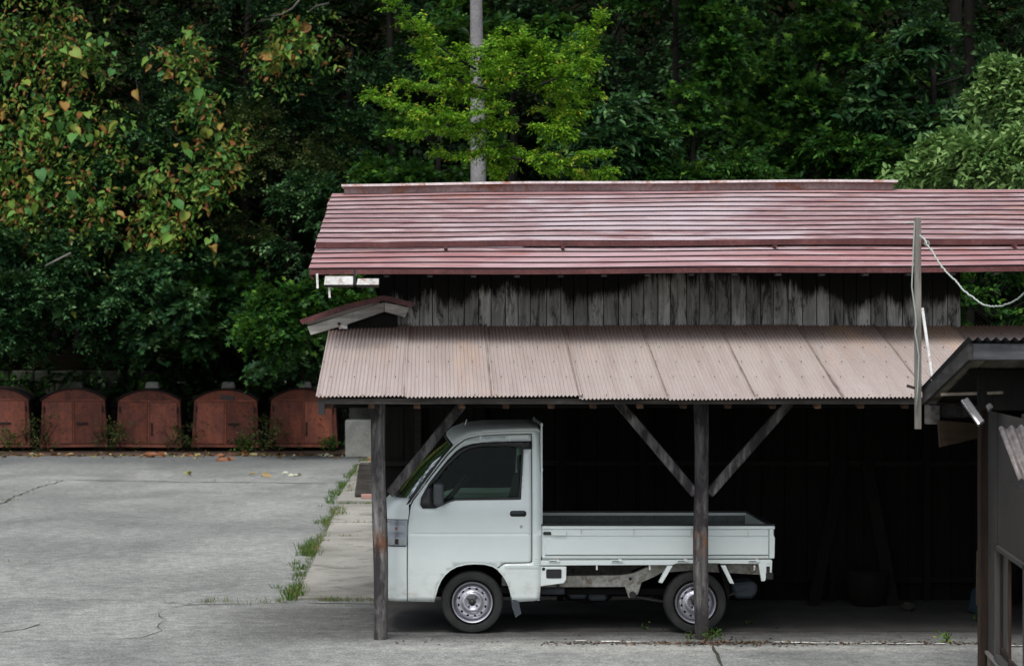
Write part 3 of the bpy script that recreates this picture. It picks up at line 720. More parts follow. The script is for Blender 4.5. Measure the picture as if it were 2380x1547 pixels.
def pip(px, py, poly):
    x0 = poly[:, 0]; y0 = poly[:, 1]; x1 = np.roll(x0, -1); y1 = np.roll(y0, -1)
    c = ((y0[None] > py[:, None]) != (y1[None] > py[:, None])) & (px[:, None] < (x1 - x0)[None] * (py[:, None] - y0[None]) / np.where(y1 == y0, 1e-9, (y1 - y0))[None] + x0[None])
    return c.sum(1) % 2 == 1
def densify(poly, st):
    out = []
    for a, b in zip(poly, poly[1:] + poly[:1]):
        L = math.dist(a, b); n = max(1, int(L / st))
        for i in range(n): out.append((a[0] + (b[0] - a[0]) * i / n, a[1] + (b[1] - a[1]) * i / n))
    return out
def fill2d(outer, holes=(), st=.05, rows=()):
    loops = [densify(list(outer), st)] + [densify(list(h), st) for h in holes]
    vs = []; es = []
    for lp in loops:
        n = len(vs); vs += lp; es += [(n + i, n + (i + 1) % len(lp)) for i in range(len(lp))]
    xs = [p[0] for p in outer]; ys = [p[1] for p in outer]
    gy = list(np.arange(min(ys), max(ys), st)) + [r for r in rows if min(ys) < r < max(ys)]
    g = np.array([(x, y) for x in np.arange(min(xs) + st * .37, max(xs), st) for y in gy])
    if len(g):
        ok = pip(g[:, 0], g[:, 1], np.array(loops[0]))
        for h in loops[1:]: ok &= ~pip(g[:, 0], g[:, 1], np.array(h))
        allp = np.array(vs); g = g[ok]
        if len(g):
            dmin = np.sqrt(((g[:, None] - allp[None]) ** 2).sum(-1)).min(1); g = g[dmin > st * .35]
        vs = vs + [tuple(p) for p in g]
    r = delaunay_2d_cdt([Vector(v) for v in vs], es, [], 0, 1e-6)
    ov = np.array([(v.x, v.y) for v in r[0]]); of = np.array(r[2])
    c = ov[of].mean(1); ok = pip(c[:, 0], c[:, 1], np.array(loops[0]))
    for h in loops[1:]: ok &= ~pip(c[:, 0], c[:, 1], np.array(h))
    return ov, of[ok]
ROWS = [VC + d for d in (-.02, -.008, -.003, 0, .003, .008, .02)]
def panel(name, polyz, holesz=(), mat=None, inset=0.0, st=.05, thick=.02, Z=Z1, sides=(0, 1), par=truck, flat=False, smooth=True):
    poly = [Z(*p) for p in polyz]; holes = [[Z(*p) for p in h] for h in holesz]
    ov, of = fill2d(poly, holes, st, ROWS if not flat else ())
    res = []
    for sd_ in sides:
        mb = MB(); vs = []
        for u, v in ov:
            d = (0 if flat else side_in(u, v)) + inset; vs.append((u, d if sd_ == 0 else TW - d, v))
        a_, b_, c_ = of[0]; A = Vector(vs[a_]); N = (Vector(vs[b_]) - A).cross(Vector(vs[c_]) - A)
        flip = (N.y > 0) == (sd_ == 0)
        fs = [tuple(int(q) for q in (f[::-1] if flip else f)) for f in of]
        mb.add(vs, fs); res.append(T(name, mb, mat or M['truck'], par, smooth=smooth, solid=thick))
    return res
door_z = [(318, 664), (335, 628), (450, 473), (560, 333), (620, 273), (680, 230), (760, 207), (900, 198), (1112, 193), (1112, 1024), (1103, 1034), (940, 1037), (925, 1042), (880, 1074),
          (855, 1058), (820, 1049), (780, 1043), (740, 1042), (680, 1046), (620, 1061), (575, 1085), (540, 1117), (515, 1152), (495, 1195), (481, 1245), (471, 1297), (296, 1292), (297, 1000), (299, 800), (306, 742)]
win_z = [(1108, 244), (1108, 288), (1058, 290), (1040, 616), (612, 622), (560, 638), (520, 657), (475, 674), (396, 674), (383, 652), (388, 610), (440, 515), (500, 440), (560, 368), (620, 308), (660, 282), (720, 262), (800, 251), (950, 246)]
doors = panel('door', door_z, [win_z])
body_z = [(305, 650), (420, 492), (520, 357), (598, 264), (640, 227), (700, 197), (800, 180), (1000, 170), (1150, 167), (1164, 182), (1168, 300), (1174, 560), (1177, 900), (1172, 1210), (1168, 1265), (1155, 1284), (1130, 1290), (985, 1298),
          (978, 1240), (960, 1180), (925, 1120), (888, 1078), (928, 1048), (942, 1043), (1106, 1040), (1118, 1030), (1118, 187), (900, 192), (758, 201), (677, 223), (614, 266), (554, 326), (444, 466), (329, 621), (314, 650)]
panel('cab_side', body_z)
panel('pillar_trim', body_z, inset=.045, mat=M['black'], thick=.004)
# dark backing behind the shut lines
for gz in ([(290, 660), (302, 660), (300, 1290), (284, 1290)], [(1108, 186), (1124, 186), (1124, 1045), (1108, 1045)], [(880, 1066), (925, 1036), (1112, 1033), (1112, 1046), (935, 1048), (892, 1084)]):
    panel('shut_line', gz, inset=.021, mat=M['gap'], thick=.002)
# door furniture on both sides
for k, d in enumerate(doors):
    def yy(v, u=0): return v if k == 0 else TW - v
    glz = [(1106, 250), (1106, 286), (1056, 292), (1038, 612), (612, 618), (560, 634), (520, 653), (475, 670), (398, 670), (388, 650), (392, 612), (442, 519), (502, 444), (562, 372), (622, 312), (662, 286), (722, 266), (802, 255), (950, 250)]
    panel('window_glass', glz, mat=M['glass'], inset=.016, thick=.004, sides=(k,), par=d, st=.05)
    # rubber ring
    ringi = [(1050, 300), (1030, 604), (610, 610), (558, 627), (518, 645), (478, 655), (440, 640), (430, 600), (450, 530), (510, 452), (570, 380), (630, 320), (670, 296), (730, 276), (806, 272), (950, 272), (1050, 272)]
    panel('window_seal', [(1112, 238), (1112, 291), (1061, 292), (1043, 620), (612, 626), (560, 642), (520, 661), (478, 678), (394, 678), (379, 654), (384, 607), (437, 511), (497, 436), (557, 364), (617, 303), (658, 277), (718, 257), (800, 246), (950, 240)], [ringi], mat=M['black'], inset=-.004, thick=.02, sides=(k,), par=d)
    panel('rain_visor', [(1108, 240), (1108, 284), (1060, 286), (950, 268), (800, 268), (700, 290), (640, 325), (560, 400), (480, 500), (455, 520), (500, 440), (560, 366), (620, 303), (660, 277), (720, 258), (800, 247), (950, 241)], mat=M['black'], inset=-.016, thick=.004, sides=(k,), par=d)
    panel('mirror_base', [(382, 655), (388, 606), (430, 535), (455, 520), (470, 600), (476, 676), (396, 676)], mat=M['black'], inset=-.012, thick=.01, sides=(k,), par=d)
    # handle: recess, grip and lock
    panel('door_handle', [(970, 705), (980, 694), (1068, 694), (1078, 705), (1078, 722), (1068, 732), (980, 732), (970, 722)], mat=M['black'], inset=-.004, thick=.01, sides=(k,), par=d)
    a = Z1(984, 706); b = Z1(1062, 706); mb = MB(); mb.box(((a[0] + b[0]) / 2, yy(-.012), a[1]), (b[0] - a[0], .016, .014)); T('door_grip', mb, M['grey'], d, bevel=.004)
    a = Z1(1045, 798); mb = MB(); mb.lathe((a[0], yy(0), a[1]), [(0, -.006 if k == 0 else .006), (.012, -.006 if k == 0 else .006), (.014, 0)], 14); T('door_lock', mb, M['chrome'], d)
    # mirror
    a = Z1(500, 582); mb = MB(); mb.box((a[0], yy(-.10), a[1]), (.085, .06, .19)); T('mirror', mb, M['grey'], d, bevel=.025, seg=3)
    a = Z1(470, 640); mb = MB(); mb.span((a[0], yy(0), a[1]), (a[0] + .03, yy(-.09), a[1] + .02), .03, .03); T('mirror_arm', mb, M['black'], d)
# pressed vent lines behind the door
for zy in (1047, 1059, 1071):
    a = Z1(935 if zy > 1050 else 1125, zy); b = Z1(1165, zy); 
    for sd_ in (0, 1):
        mb = MB(); y_ = side_in(a[0], a[1]) - .002; mb.box(((a[0] + b[0]) / 2, y_ if sd_ == 0 else TW - y_, a[1]), (b[0] - a[0], .008, .006)); T('vent_rib', mb, M['truck'], bevel=.002)
for zy in (1008, 1022, 1034):
    a = Z1(1125, zy); b = Z1(1160, zy); mb = MB(); mb.box(((a[0] + b[0]) / 2, -.001, a[1]), (b[0] - a[0], .008, .006)); T('vent_rib', mb, M['truck'], bevel=.002)
# nose: wrap-round front
def interp(x, xs, ys): return float(np.interp(x, xs, ys))
vz = [Z1(0, q)[1] for q in (1292, 1200, 1000, 925, 760, 700, 650, 612)]
uf = [Z1(q, 0)[0] for q in (112, 92, 86, 87, 97, 112, 150, 205)]
us = [Z1(q, 0)[0] for q in (291, 291, 291, 292, 298, 306, 303, 318)]
ws = [0, 0, 0, 0, 0, .002, .006, .035]
def nose(theta, v, out=0.0):
    f_ = interp(v, vz, uf); s_ = interp(v, vz, us); w_ = interp(v, vz, ws) + side_in(0, min(v, VB))
    hw = TW / 2 - w_ + out; n = 3.4
    c, s2 = math.cos(theta), math.sin(theta); r = (abs(c) ** n + abs(s2) ** n) ** (-1 / n)
    return (s_ - (s_ - f_ + out) * s2 * r, TW / 2 - hw * c * r, v)
mb = MB(); v0, v1 = vz[0], vz[-1]
mb.grid(lambda a, b: nose(math.pi * (1 - a), v0 + (v1 - v0) * b), 90, 30); T('front_panel', mb, M['truck'], smooth=True, solid=.015)
# bumper seam + headlights + grille
mb = MB(); vb_ = Z1(0, 930)[1]; mb.grid(lambda a, b: nose(math.pi * (.01 + .98 * a), vb_ + .006 * b, .002), 50, 1); T('bumper_seam', mb, M['gap'])
for k in (0, 1):
    va, vb2 = Z1(0, 922)[1], Z1(0, 754)[1]; t0, t1 = (.006, .36) if k == 0 else (.64, .994)
    mb = MB(); mb.grid(lambda a, b: nose(math.pi * (t0 + (t1 - t0) * a), va + (vb2 - va) * b, -.006 if False else .001), 14, 8); hl = T('headlight', mb, M['reflector'], smooth=True)
    mb = MB(); mb.grid(lambda a, b: nose(math.pi * (t0 + (t1 - t0) * a), va + (vb2 - va) * b, .014), 14, 8); T('lamp_cover', mb, M['lamp'], hl, smooth=True)
    mb = MB()
    for vv in (va - .004, vb2): mb.grid(lambda a, b, vv=vv: nose(math.pi * (t0 + (t1 - t0) * a), vv + .006 * b, .017), 14, 1)
    for tt in (t0 - .004, t1): mb.grid(lambda a, b, tt=tt: nose(math.pi * (tt + .004 * a), va + (vb2 - va) * b, .017), 1, 8)
    T('lamp_seal', mb, M['black'], hl)
    va2, vb3 = Z1(0, 822)[1], Z1(0, 802)[1]; ta, tb = (.10, .125) if k == 0 else (.875, .90)
    mb = MB(); mb.grid(lambda a, b: nose(math.pi * (ta + (tb - ta) * a), va2 + (vb3 - va2) * b, .006), 4, 3); T('indicator_bulb', mb, M['amber'], hl, smooth=True)
    for za_, zb_, mt in ((915, 880, 'white'), (870, 835, 'grey'), (790, 764, 'grey')):
        va3, vb4 = Z1(0, za_)[1], Z1(0, zb_)[1]; ta, tb = (.03, .2) if k == 0 else (.8, .97)
        mb = MB(); mb.grid(lambda a, b: nose(math.pi * (ta + (tb - ta) * a), va3 + (vb4 - va3) * b, .004), 6, 2); T('reflector_bowl', mb, M['chrome'] if mt == 'white' else M['rim'], hl, smooth=True)
mb = MB(); va, vb2 = Z1(0, 905)[1], Z1(0, 775)[1]; mb.grid(lambda a, b: nose(math.pi * (.40 + .2 * a), va + (vb2 - va) * b, .006), 8, 3); T('grille', mb, M['black'], smooth=True)
mb = MB(); va, vb2 = Z1(0, 1180)[1], Z1(0, 1080)[1]; mb.grid(lambda a, b: nose(math.pi * (.36 + .28 * a), va + (vb2 - va) * b, .005), 8, 3); T('bumper_intake', mb, M['black'], smooth=True)
mb = MB(); a = Z1(80, 1000); mb.box((a[0] - .006, TW / 2, a[1] - .02), (.012, .33, .165)); T('number_plate', mb, M['white'])
# cowl and windshield
cowl = Z1(205, 612)
def wsh(a, b):      # a across, b up
    pb_c, pb_s = Z1(212, 606), Z1(303, 648); pt_c, pt_s = Z1(560, 215), Z1(598, 262)
    q = abs(2 * a - 1); e = q ** 2.6
    uu0 = pb_c[0] + (pb_s[0] - pb_c[0]) * e; vv0 = pb_c[1] + (pb_s[1] - pb_c[1]) * e
    uu1 = pt_c[0] + (pt_s[0] - pt_c[0]) * e; vv1 = pt_c[1] + (pt_s[1] - pt_c[1]) * e
    u = uu0 + (uu1 - uu0) * b; v = vv0 + (vv1 - vv0) * b; ins = side_in(u, v) + .004
    u -= .03 * math.sin(math.pi * b) * (1 - e)
    return (u, ins + (TW - 2 * ins) * a, v)
mb = MB(); mb.grid(lambda a, b: wsh(.02 + .96 * a, .03 + .94 * b), 24, 10); T('windshield', mb, M['glass'], smooth=True)
mb = MB()
mb.grid(lambda a, b: wsh(a, .05 * b - .03), 24, 1); mb.grid(lambda a, b: wsh(a, .96 + .05 * b), 24, 1)
mb.grid(lambda a, b: wsh(.022 * a, b), 1, 10); mb.grid(lambda a, b: wsh(1 - .022 * a, b), 1, 10); T('windshield_seal', mb, M['black'], smooth=True, solid=.012)
mb = MB(); mb.grid(lambda a, b: tuple(Vector(nose(math.pi * a, v1)).lerp(Vector(wsh(a if False else (1 - math.cos(math.pi * a)) / 2, -.03)), b)), 40, 2); T('cowl', mb, M['black'], smooth=True)
for k, yy0 in enumerate((.28, .85)):
    a = wsh(yy0 / TW, .02); b = wsh((yy0 + .42) / TW, .12); mb = MB(); mb.span(Vector(a) + Vector((-.015, 0, .01)), Vector(b) + Vector((-.02, 0, .015)), .014, .012); T('wiper', mb, M['black'])
# roof
def roof(a, b):
    sz = [(598, 262), (640, 227), (700, 197), (800, 180), (1000, 170), (1150, 167), (1164, 182)]
    cz = [(560, 215), (600, 178), (680, 148), (800, 134), (1000, 130), (1150, 132), (1166, 160)]
    tt = np.linspace(0, 1, 7); f_ = lambda arr, i: float(np.interp(b, tt, [q[i] for q in arr]))
    s_ = Z1(f_(sz, 0), f_(sz, 1)); c_ = Z1(f_(cz, 0), f_(cz, 1)); q = abs(2 * a - 1); e = q ** 5
    u = c_[0] + (s_[0] - c_[0]) * e; v = c_[1] + (s_[1] - c_[1]) * e * .9 + (s_[1] - c_[1]) * .1 * q; ins = side_in(s_[0], s_[1])
    return (u, ins + (TW - 2 * ins) * a, v)
mb = MB(); mb.grid(roof, 28, 18); T('roof', mb, M['truck'], smooth=True, solid=.012)
# rear cab wall with window
ru = Z1(1166, 0)[0]; vt = Z1(0, 165)[1]; vbm = Z1(0, 1288)[1]
ov, of = fill2d([(.03, vbm), (TW - .03, vbm), (TW - .04, VB), (TW - .11, vt), (.11, vt), (.04, VB)], [[(.25, 1.18), (TW - .25, 1.18), (TW - .28, 1.58), (.28, 1.58)]], .2)
mb = MB(); mb.add([(ru, q[0], q[1]) for q in ov], [tuple(int(i) for i in f) for f in of]); T('cab_back', mb, M['truck'], solid=.02)
mb = MB(); mb.box((ru, TW / 2, 1.38), (.006, TW - .5, .41)); T('rear_window', mb, M['glass'])
# cab interior
mb = MB(); mb.box((Z1(700, 0)[0], TW / 2, .36), (1.1, TW - .2, .05)); T('cab_floor', mb, M['blackmat'])
for yy0 in (.12, .74):
    mb = MB(); mb.box((Z1(840, 0)[0], yy0 + .28, .72), (.46, .52, .16)); mb.box((Z1(1040, 0)[0], yy0 + .28, 1.02), (.14, .50, .55), Matrix.Rotation(.22, 3, 'Y')); T('seat', mb, M['seat'], bevel=.04, seg=2)
    mb = MB(); mb.box((Z1(1085, 0)[0], yy0 + .28, 1.38), (.09, .26, .16)); T('headrest', mb, M['seat'], bevel=.03, seg=2)
mb = MB(); mb.box((Z1(400, 0)[0], TW / 2, .95), (.30, TW - .16, .30)); T('dashboard', mb, M['black'], bevel=.05, seg=2)
mb = MB(); sc_ = Vector((Z1(610, 0)[0], TW - .40, 1.13)); rt = Matrix.Rotation(R(-52), 3, 'Y')
mb.tube([sc_ + rt @ Vector((.185 * math.cos(t), .185 * math.sin(t), 0)) for t in [i * math.pi / 12 for i in range(25)]], .013, 8, False)
for t in (0, 2.1, 4.2): mb.span(sc_, sc_ + rt @ Vector((.18 * math.cos(t), .18 * math.sin(t), -.02)), .03, .015)
mb.span(sc_, sc_ + Vector((-.25, 0, -.25)), .04, .04); T('steering_wheel', mb, M['black'])
for sd_ in (0, 1):
    mb = MB(); mb.prism([Z1(*q) for q in ((330, 690), (1100, 690), (1100, 1010), (930, 1030), (700, 1036), (560, 1080), (470, 1270), (320, 1270))], .055 if sd_ == 0 else TW - .075, .075 if sd_ == 0 else TW - .055); T('door_lining', mb, M['bedin'])
mb = MB(); mb.box((.165, TW - .05, 1.12), (.58, .02, .045)); mb.box((.445, TW - .05, 1.24), (.018, .02, .20)); T('window_sill', mb, M['truck'])
# wheel housing
arch = [(471, 1297), (481, 1245), (495, 1195), (515, 1152), (540, 1117), (575, 1085), (620, 1061), (680, 1046), (740, 1042), (800, 1045), (855, 1058), (888, 1078), (925, 1120), (960, 1180), (978, 1240), (985, 1298)]
for sd_ in (0, 1):
    mb = MB(); n = len(arch); y0, y1 = (.016, .40) if sd_ == 0 else (TW - .016, TW - .40)
    mb.add([(Z1(*q)[0], y0, Z1(*q)[1]) for q in arch] + [(Z1(*q)[0], y1, Z1(*q)[1]) for q in arch], [(i, i + 1, n + i + 1, n + i) for i in range(n - 1)] + [tuple(range(n, 2 * n))])
    T('wheel_housing', mb, M['blackmat'], solid=.004)
    mb = MB(); yl = .004 if sd_ == 0 else TW - .004
    mb.tube([(Z1(*q)[0], yl + (side_in(0, Z1(*q)[1]) if sd_ == 0 else -side_in(0, Z1(*q)[1])), Z1(*q)[1]) for q in arch], .007, 6); T('arch_lip', mb, M['truck'], smooth=True)
    a = Z1(985, 1285); yb_ = .02 if sd_ == 0 else TW - .2
    mb = MB(); mb.prism([Z1(975, 1270), Z1(1028, 1290), Z1(1046, 1372), Z1(1008, 1400), Z1(985, 1330)], yb_, yb_ + .16); T('mud_flap', mb, M['flap'])
# wheels
RT = .265
def wheel(u, v, yc, sgn, lab=None):
    # sgn -1: outer face towards the camera
    def hy(h): return sgn * h
    prof = [(.175, -.055), (.195, .005), (.225, .012), (.250, .006), (.262, -.012), (RT, -.04), (RT, -.12), (.26, -.145), (.235, -.155), (.17, -.14)]
    mb = MB(); mb.lathe((u, yc, v), [(r, hy(h)) for r, h in prof], 56); w_ = T('wheel', mb, M['tyre'], auto=35)
    # rim lip
    prof = [(.150, -.10), (.158, -.03), (.162, .0), (.171, .004), (.174, -.004), (.174, -.05)]
    mb = MB(); mb.lathe((u, yc, v), [(r, hy(h)) for r, h in prof], 56); T('rim', mb, M['rim'], w_, auto=40)
    # disc with real holes
    def circ(r, n=40, c=(0, 0)): return [(c[0] + r * math.cos(2 * math.pi * i / n), c[1] + r * math.sin(2 * math.pi * i / n)) for i in range(n)]
    holes = []
    for k in range(12):
        t = 2 * math.pi * k / 12 + .2; ct, st_ = math.cos(t), math.sin(t); e = []
        for i in range(10):
            q = 2 * math.pi * i / 10; a_, b_ = .0085 * math.cos(q), .0125 * math.sin(q); rr = .117 + a_
            e.append((rr * ct - b_ * st_, rr * st_ + b_ * ct))
        holes.append(e)
    holes.append(circ(.026, 20))
    ov, of = fill2d(circ(.155, 60), holes, .014)
    rr = np.hypot(ov[:, 0], ov[:, 1])
    hh = np.interp(rr, [0, .026, .034, .052, .062, .070, .078, .092, .104, .132, .142, .155], [-.03, -.030, -.020, -.020, -.014, -.002, -.004, -.030, -.032, -.024, -.040, -.055])
    mb = MB(); fs = [tuple(int(q) for q in f) for f in of]
    if sgn < 0: fs = fs
    mb.add([(u + a_, yc + hy(h_), v + b_) for (a_, b_), h_ in zip(ov, hh)], fs); T('wheel_disc', mb, M['rim'], w_, smooth=True)
    mb = MB(); mb.lathe((u, yc, v), [(0, hy(-.01)), (.022, hy(-.012)), (.026, hy(-.03)), (.026, hy(-.06))], 20); T('hub_cap', mb, M['rimdark'], w_, smooth=True)
    for k in range(4):
        t = math.pi / 4 + k * math.pi / 2 + .1; mb = MB(); mb.lathe((u + .045 * math.cos(t), yc, v + .045 * math.sin(t)), [(0, hy(-.004)), (.008, hy(-.005)), (.0095, hy(-.02))], 6); T('wheel_nut', mb, M['rimdark'], w_)
    mb = MB(); mb.lathe((u, yc, v), [(0, hy(-.07)), (.15, hy(-.075)), (.15, hy(-.14))], 24); T('brake_drum', mb, M['blackmat'], w_)
    return w_
u2 = 520 * KM
for sgn, yc in ((-1, .04), (1, TW - .04)):
    wheel(0, RT, yc, sgn); wheel(u2, RT - .004, yc, sgn)
# axles
mb = MB(); mb.tube([(u2, .1, RT), (u2, TW - .1, RT)], .035, 10); mb.lathe((u2, TW / 2 - .1, RT), [(0, 0), (.11, 0), (.11, .2), (0, .2)], 16); T('rear_axle', mb, M['blackmat'])
mb = MB(); mb.tube([(0, .1, RT), (0, TW - .1, RT)], .03, 10); T('front_axle', mb, M['blackmat'])
# chassis rails
def zbox(name, x0, y0, x1, y1, ya, yb_, mat, par=truck, **k):
    a = Z2(x0, y1); b = Z2(x1, y0); mb = MB(); mb.box(((a[0] + b[0]) / 2, (ya + yb_) / 2, (a[1] + b[1]) / 2), (b[0] - a[0], yb_ - ya, b[1] - a[1])); return T(name, mb, mat, par, **k)
def zprism(name, pts, ya, yb_, mat, par=truck, **k):
    mb = MB(); mb.prism([Z2(*p) for p in pts], ya, yb_); return T(name, mb, mat, par, **k)
for ya in (.22, TW - .30):
    zprism('chassis_rail', [(-200, 800), (375, 790), (880, 785), (1000, 765), (1080, 730), (1200, 680), (1500, 670), (2150, 690), (2150, 780), (1500, 745), (1250, 765), (1190, 800), (1075, 850), (1040, 960), (960, 995), (940, 940), (925, 892), (200, 895), (-200, 895)], ya, ya + .08, M['cream'], bevel=.004)
a = Z2(990, 960)
mb = MB(); mb.lathe((a[0], .19, a[1]), [(0, 0), (.028, 0), (.028, .05)], 16); T('spring_bush', mb, M['black'])
mb = MB(); a = Z2(970, 817); mb.lathe((a[0], .215, a[1]), [(0, 0), (.014, 0), (.014, .02)], 12); T('rail_hole', mb, M['black'])
mb = MB(); a = Z2(312, 878); mb.lathe((a[0], .20, a[1]), [(0, 0), (.014, 0), (.016, .03)], 12); T('bolt', mb, M['rimdark'])
mb = MB(); q0, q1 = Z2(1010, 985), Z2(2050, 880); mb.tube([(q0[0], .26, q0[1]), (u2, .26, RT - .06), (q1[0], .26, q1[1] - .03)], .014, 6); T('leaf_spring', mb, M['rimdark'])
zbox('skid_plate', 150, 900, 372, 960, .2, .5, M['flap'], bevel=.01)
zprism('engine', [(385, 905), (800, 905), (850, 960), (800, 1040), (560, 1060), (360, 1020)], .35, .95, M['blackmat'], bevel=.03)
zbox('gearbox', 420, 912, 580, 1010, .3, .5, M['flap'], bevel=.02); zbox('gearbox_pan', 600, 920, 770, 1030, .32, .5, M['flap'], bevel=.02)
mb = MB(); q = Z2(2010, 925); mb.lathe((q[0], .2, q[1]), [(0, 0), (.065, 0), (.07, .02), (.07, .6), (0, .62)], 18); 
zprism('muffler', [(1890, 870), (2050, 850), (2110, 850), (2135, 890), (2130, 960), (2080, 1000), (1930, 1000)], .25, .6, M['flap'], bevel=.02)
mb = MB(); mb.box((1.2, TW / 2, .33), (2.2, .9, .05)); T('underbody', mb, M['blackmat'])
# bed floor, side gates
bz = Z2(0, 640)[1]
zbox('bed_floor', 158, 600, 2225, 640, .02, TW - .02, M['bedin'])
for sd_ in (0, 1):
    def Y_(a, b): return (a, b) if sd_ == 0 else (TW - b, TW - a)
    y0, y1 = Y_(0, .035)
    outer = [(158, 318), (2248, 318), (2250, 400), (2240, 425), (2240, 608), (158, 620)]
    ya, yb_ = Y_(.008, .03)
    g = zprism('side_gate', [(158, 345), (2196, 345), (2196, 612), (158, 618)], ya, yb_, M['truck'], bevel=.002)
    ya, yb_ = Y_(-.004, .038); zbox('gate_top_rail', 156, 318, 2250, 347, ya, yb_, M['truck'], g, bevel=.005)
    ya, yb_ = Y_(.0, .034); zbox('gate_cap_rubber', 156, 302, 2252, 317, ya, yb_, M['black'], g)
    ya, yb_ = Y_(-.002, .008); zbox('pressed_field', 182, 437, 2192, 578, ya, yb_, M['truck'], g, bevel=.006)
    ya, yb_ = Y_(0, .008); zbox('pressed_field', 182, 354, 2192, 408, ya, yb_, M['truck'], g, bevel=.004)
    ya, yb_ = Y_(-.006, .008); zbox('gate_lower_rib', 160, 590, 2192, 604, ya, yb_, M['truck'], g, bevel=.004)
    ya, yb_ = Y_(-.002, .04); zprism('corner_post', [(2200, 347), (2236, 347), (2238, 400), (2250, 425), (2246, 606), (2200, 610)], ya, yb_, M['truck'], g, bevel=.003)
    ya, yb_ = Y_(-.004, .0); zbox('seam', 180, 580, 2194, 583, ya, yb_, M['gap'], g)
    for x in (507, 978, 1495, 2008):
        ya, yb_ = Y_(-.012, .01); zbox('rope_hook', x - 5, 350, x + 5, 408, ya, yb_, M['white'], g)
    for x in (215, 780, 1370, 2010):
        ya, yb_ = Y_(-.014, .01); h_ = zbox('hinge', x, 622, x + 100, 644, ya, yb_, M['truck'], g, bevel=.004)
        ya, yb_ = Y_(-.010, .01); zbox('hinge_leaf', x + 60, 604, x + 90, 624, ya, yb_, M['white'], g)
        ya, yb_ = Y_(-.0165, -.0142); zbox('hinge_slot', x + 6, 629, x + 70, 634, ya, yb_, M['gap'], g)
    ya, yb_ = Y_(-.020, .0); zprism('latch_lever', [(235, 378), (260, 362), (372, 364), (376, 385), (368, 403), (245, 402)], ya, yb_, M['truck'], g, bevel=.004)
    ya, yb_ = Y_(-.012, .0); zbox('latch_catch', 166, 368, 235, 398, ya, yb_, M['rimdark'], g, bevel=.004)
    # sill below the gate
    ya, yb_ = Y_(.0, .05)
    zprism('sill', [(145, 626), (2215, 620), (2228, 630), (2225, 652), (2205, 664), (2100, 660), (1760, 656), (1740, 652), (1360, 655), (1335, 668), (145, 672)], ya, yb_, M['truck'], bevel=.003)
    zprism('rear_corner_panel', [(2102, 662), (2226, 650), (2222, 740), (2190, 745), (2160, 812), (2130, 815)], ya, yb_, M['truck'], bevel=.003)
    for pts in ([(1283, 674), (1332, 674), (1238, 832), (1203, 826)], [(1764, 672), (1808, 672), (1884, 838), (1846, 834)]):
        zprism('arch_stay', pts, ya, yb_, M['truck'], bevel=.003)
    for x in (648, 1124, 2066): zbox('rope_peg', x - 7, 672, x + 7, 713, ya, yb_ - .02 if sd_ == 0 else yb_, M['white'])
    fp = zprism('side_box', [(146, 682), (375, 682), (372, 800), (350, 832), (142, 860)], ya, yb_, M['truck'], bevel=.004)
    ya, yb_ = Y_(-.004, .0); zprism('vent', [(192, 712), (200, 705), (322, 705), (330, 712), (330, 780), (322, 787), (200, 787), (192, 780)], ya, yb_, M['black'], fp)
    a = Z2(168, 703); mb = MB(); mb.lathe((a[0], ya, a[1]), [(0, 0), (.014, 0), (.014, .004)], 16); T('cap', mb, M['black'], fp)
    ya, yb_ = Y_(-.01, .10); zbox('tail_lamp', 2168, 735, 2235, 800, ya, yb_, M['black'], bevel=.006)
    ya, yb_ = Y_(-.01, .02); zbox('lamp_bracket', 2172, 680, 2202, 735, ya, yb_, M['black'])
    ya, yb_ = Y_(.08, .22) ; zprism('rear_flap', [(1765, 690), (1780, 680), (1860, 850), (1848, 990), (1838, 990)], ya, yb_, M['blackmat'])
# inner faces of the bed, tail gate, head guard
zbox('inner_liner', 165, 345, 2196, 600, TW - .045, TW - .036, M['bedin'])
zbox('inner_liner', 165, 345, 2196, 600, .04, .048, M['bedin'])
for zy in (395, 500): zbox('liner_rib', 165, zy, 2196, zy + 12, TW - .055, TW - .045, M['bedin'])
zbox('tail_gate', 2205, 320, 2248, 615, .04, TW - .04, M['truck'], bevel=.004)
zbox('tail_gate_cap', 2205, 302, 2252, 318, .02, TW - .02, M['black'])
zbox('head_board', 150, 320, 176, 600, .02, TW - .02, M['truck'])
gu = Z1(1180, 0)[0]
for yy0 in (.03, TW - .03):
    mb = MB(); mb.box((gu, yy0, (Z1(0, 118)[1] + .93) / 2), (.014, .022, Z1(0, 118)[1] - .93)); T('guard_post', mb, M['truck'])
for zz in (Z1(0, 122)[1], 1.4):
    mb = MB(); mb.box((gu + .002, TW / 2, zz - .012), (.018, TW - .06, .022)); T('guard_bar', mb, M['truck'])
for yy0 in (.35, .7, 1.05):
    mb = MB(); mb.box((gu + .003, yy0, 1.33), (.010, .014, .78)); T('guard_bar', mb, M['truck'])
# little aerial on the roof edge
a = Z1(678, 140); b = Z1(690, 118); mb = MB(); mb.tube([(a[0], .35, a[1]), (b[0], .35, b[1] + .02)], .004, 6); T('aerial', mb, M['chrome'])

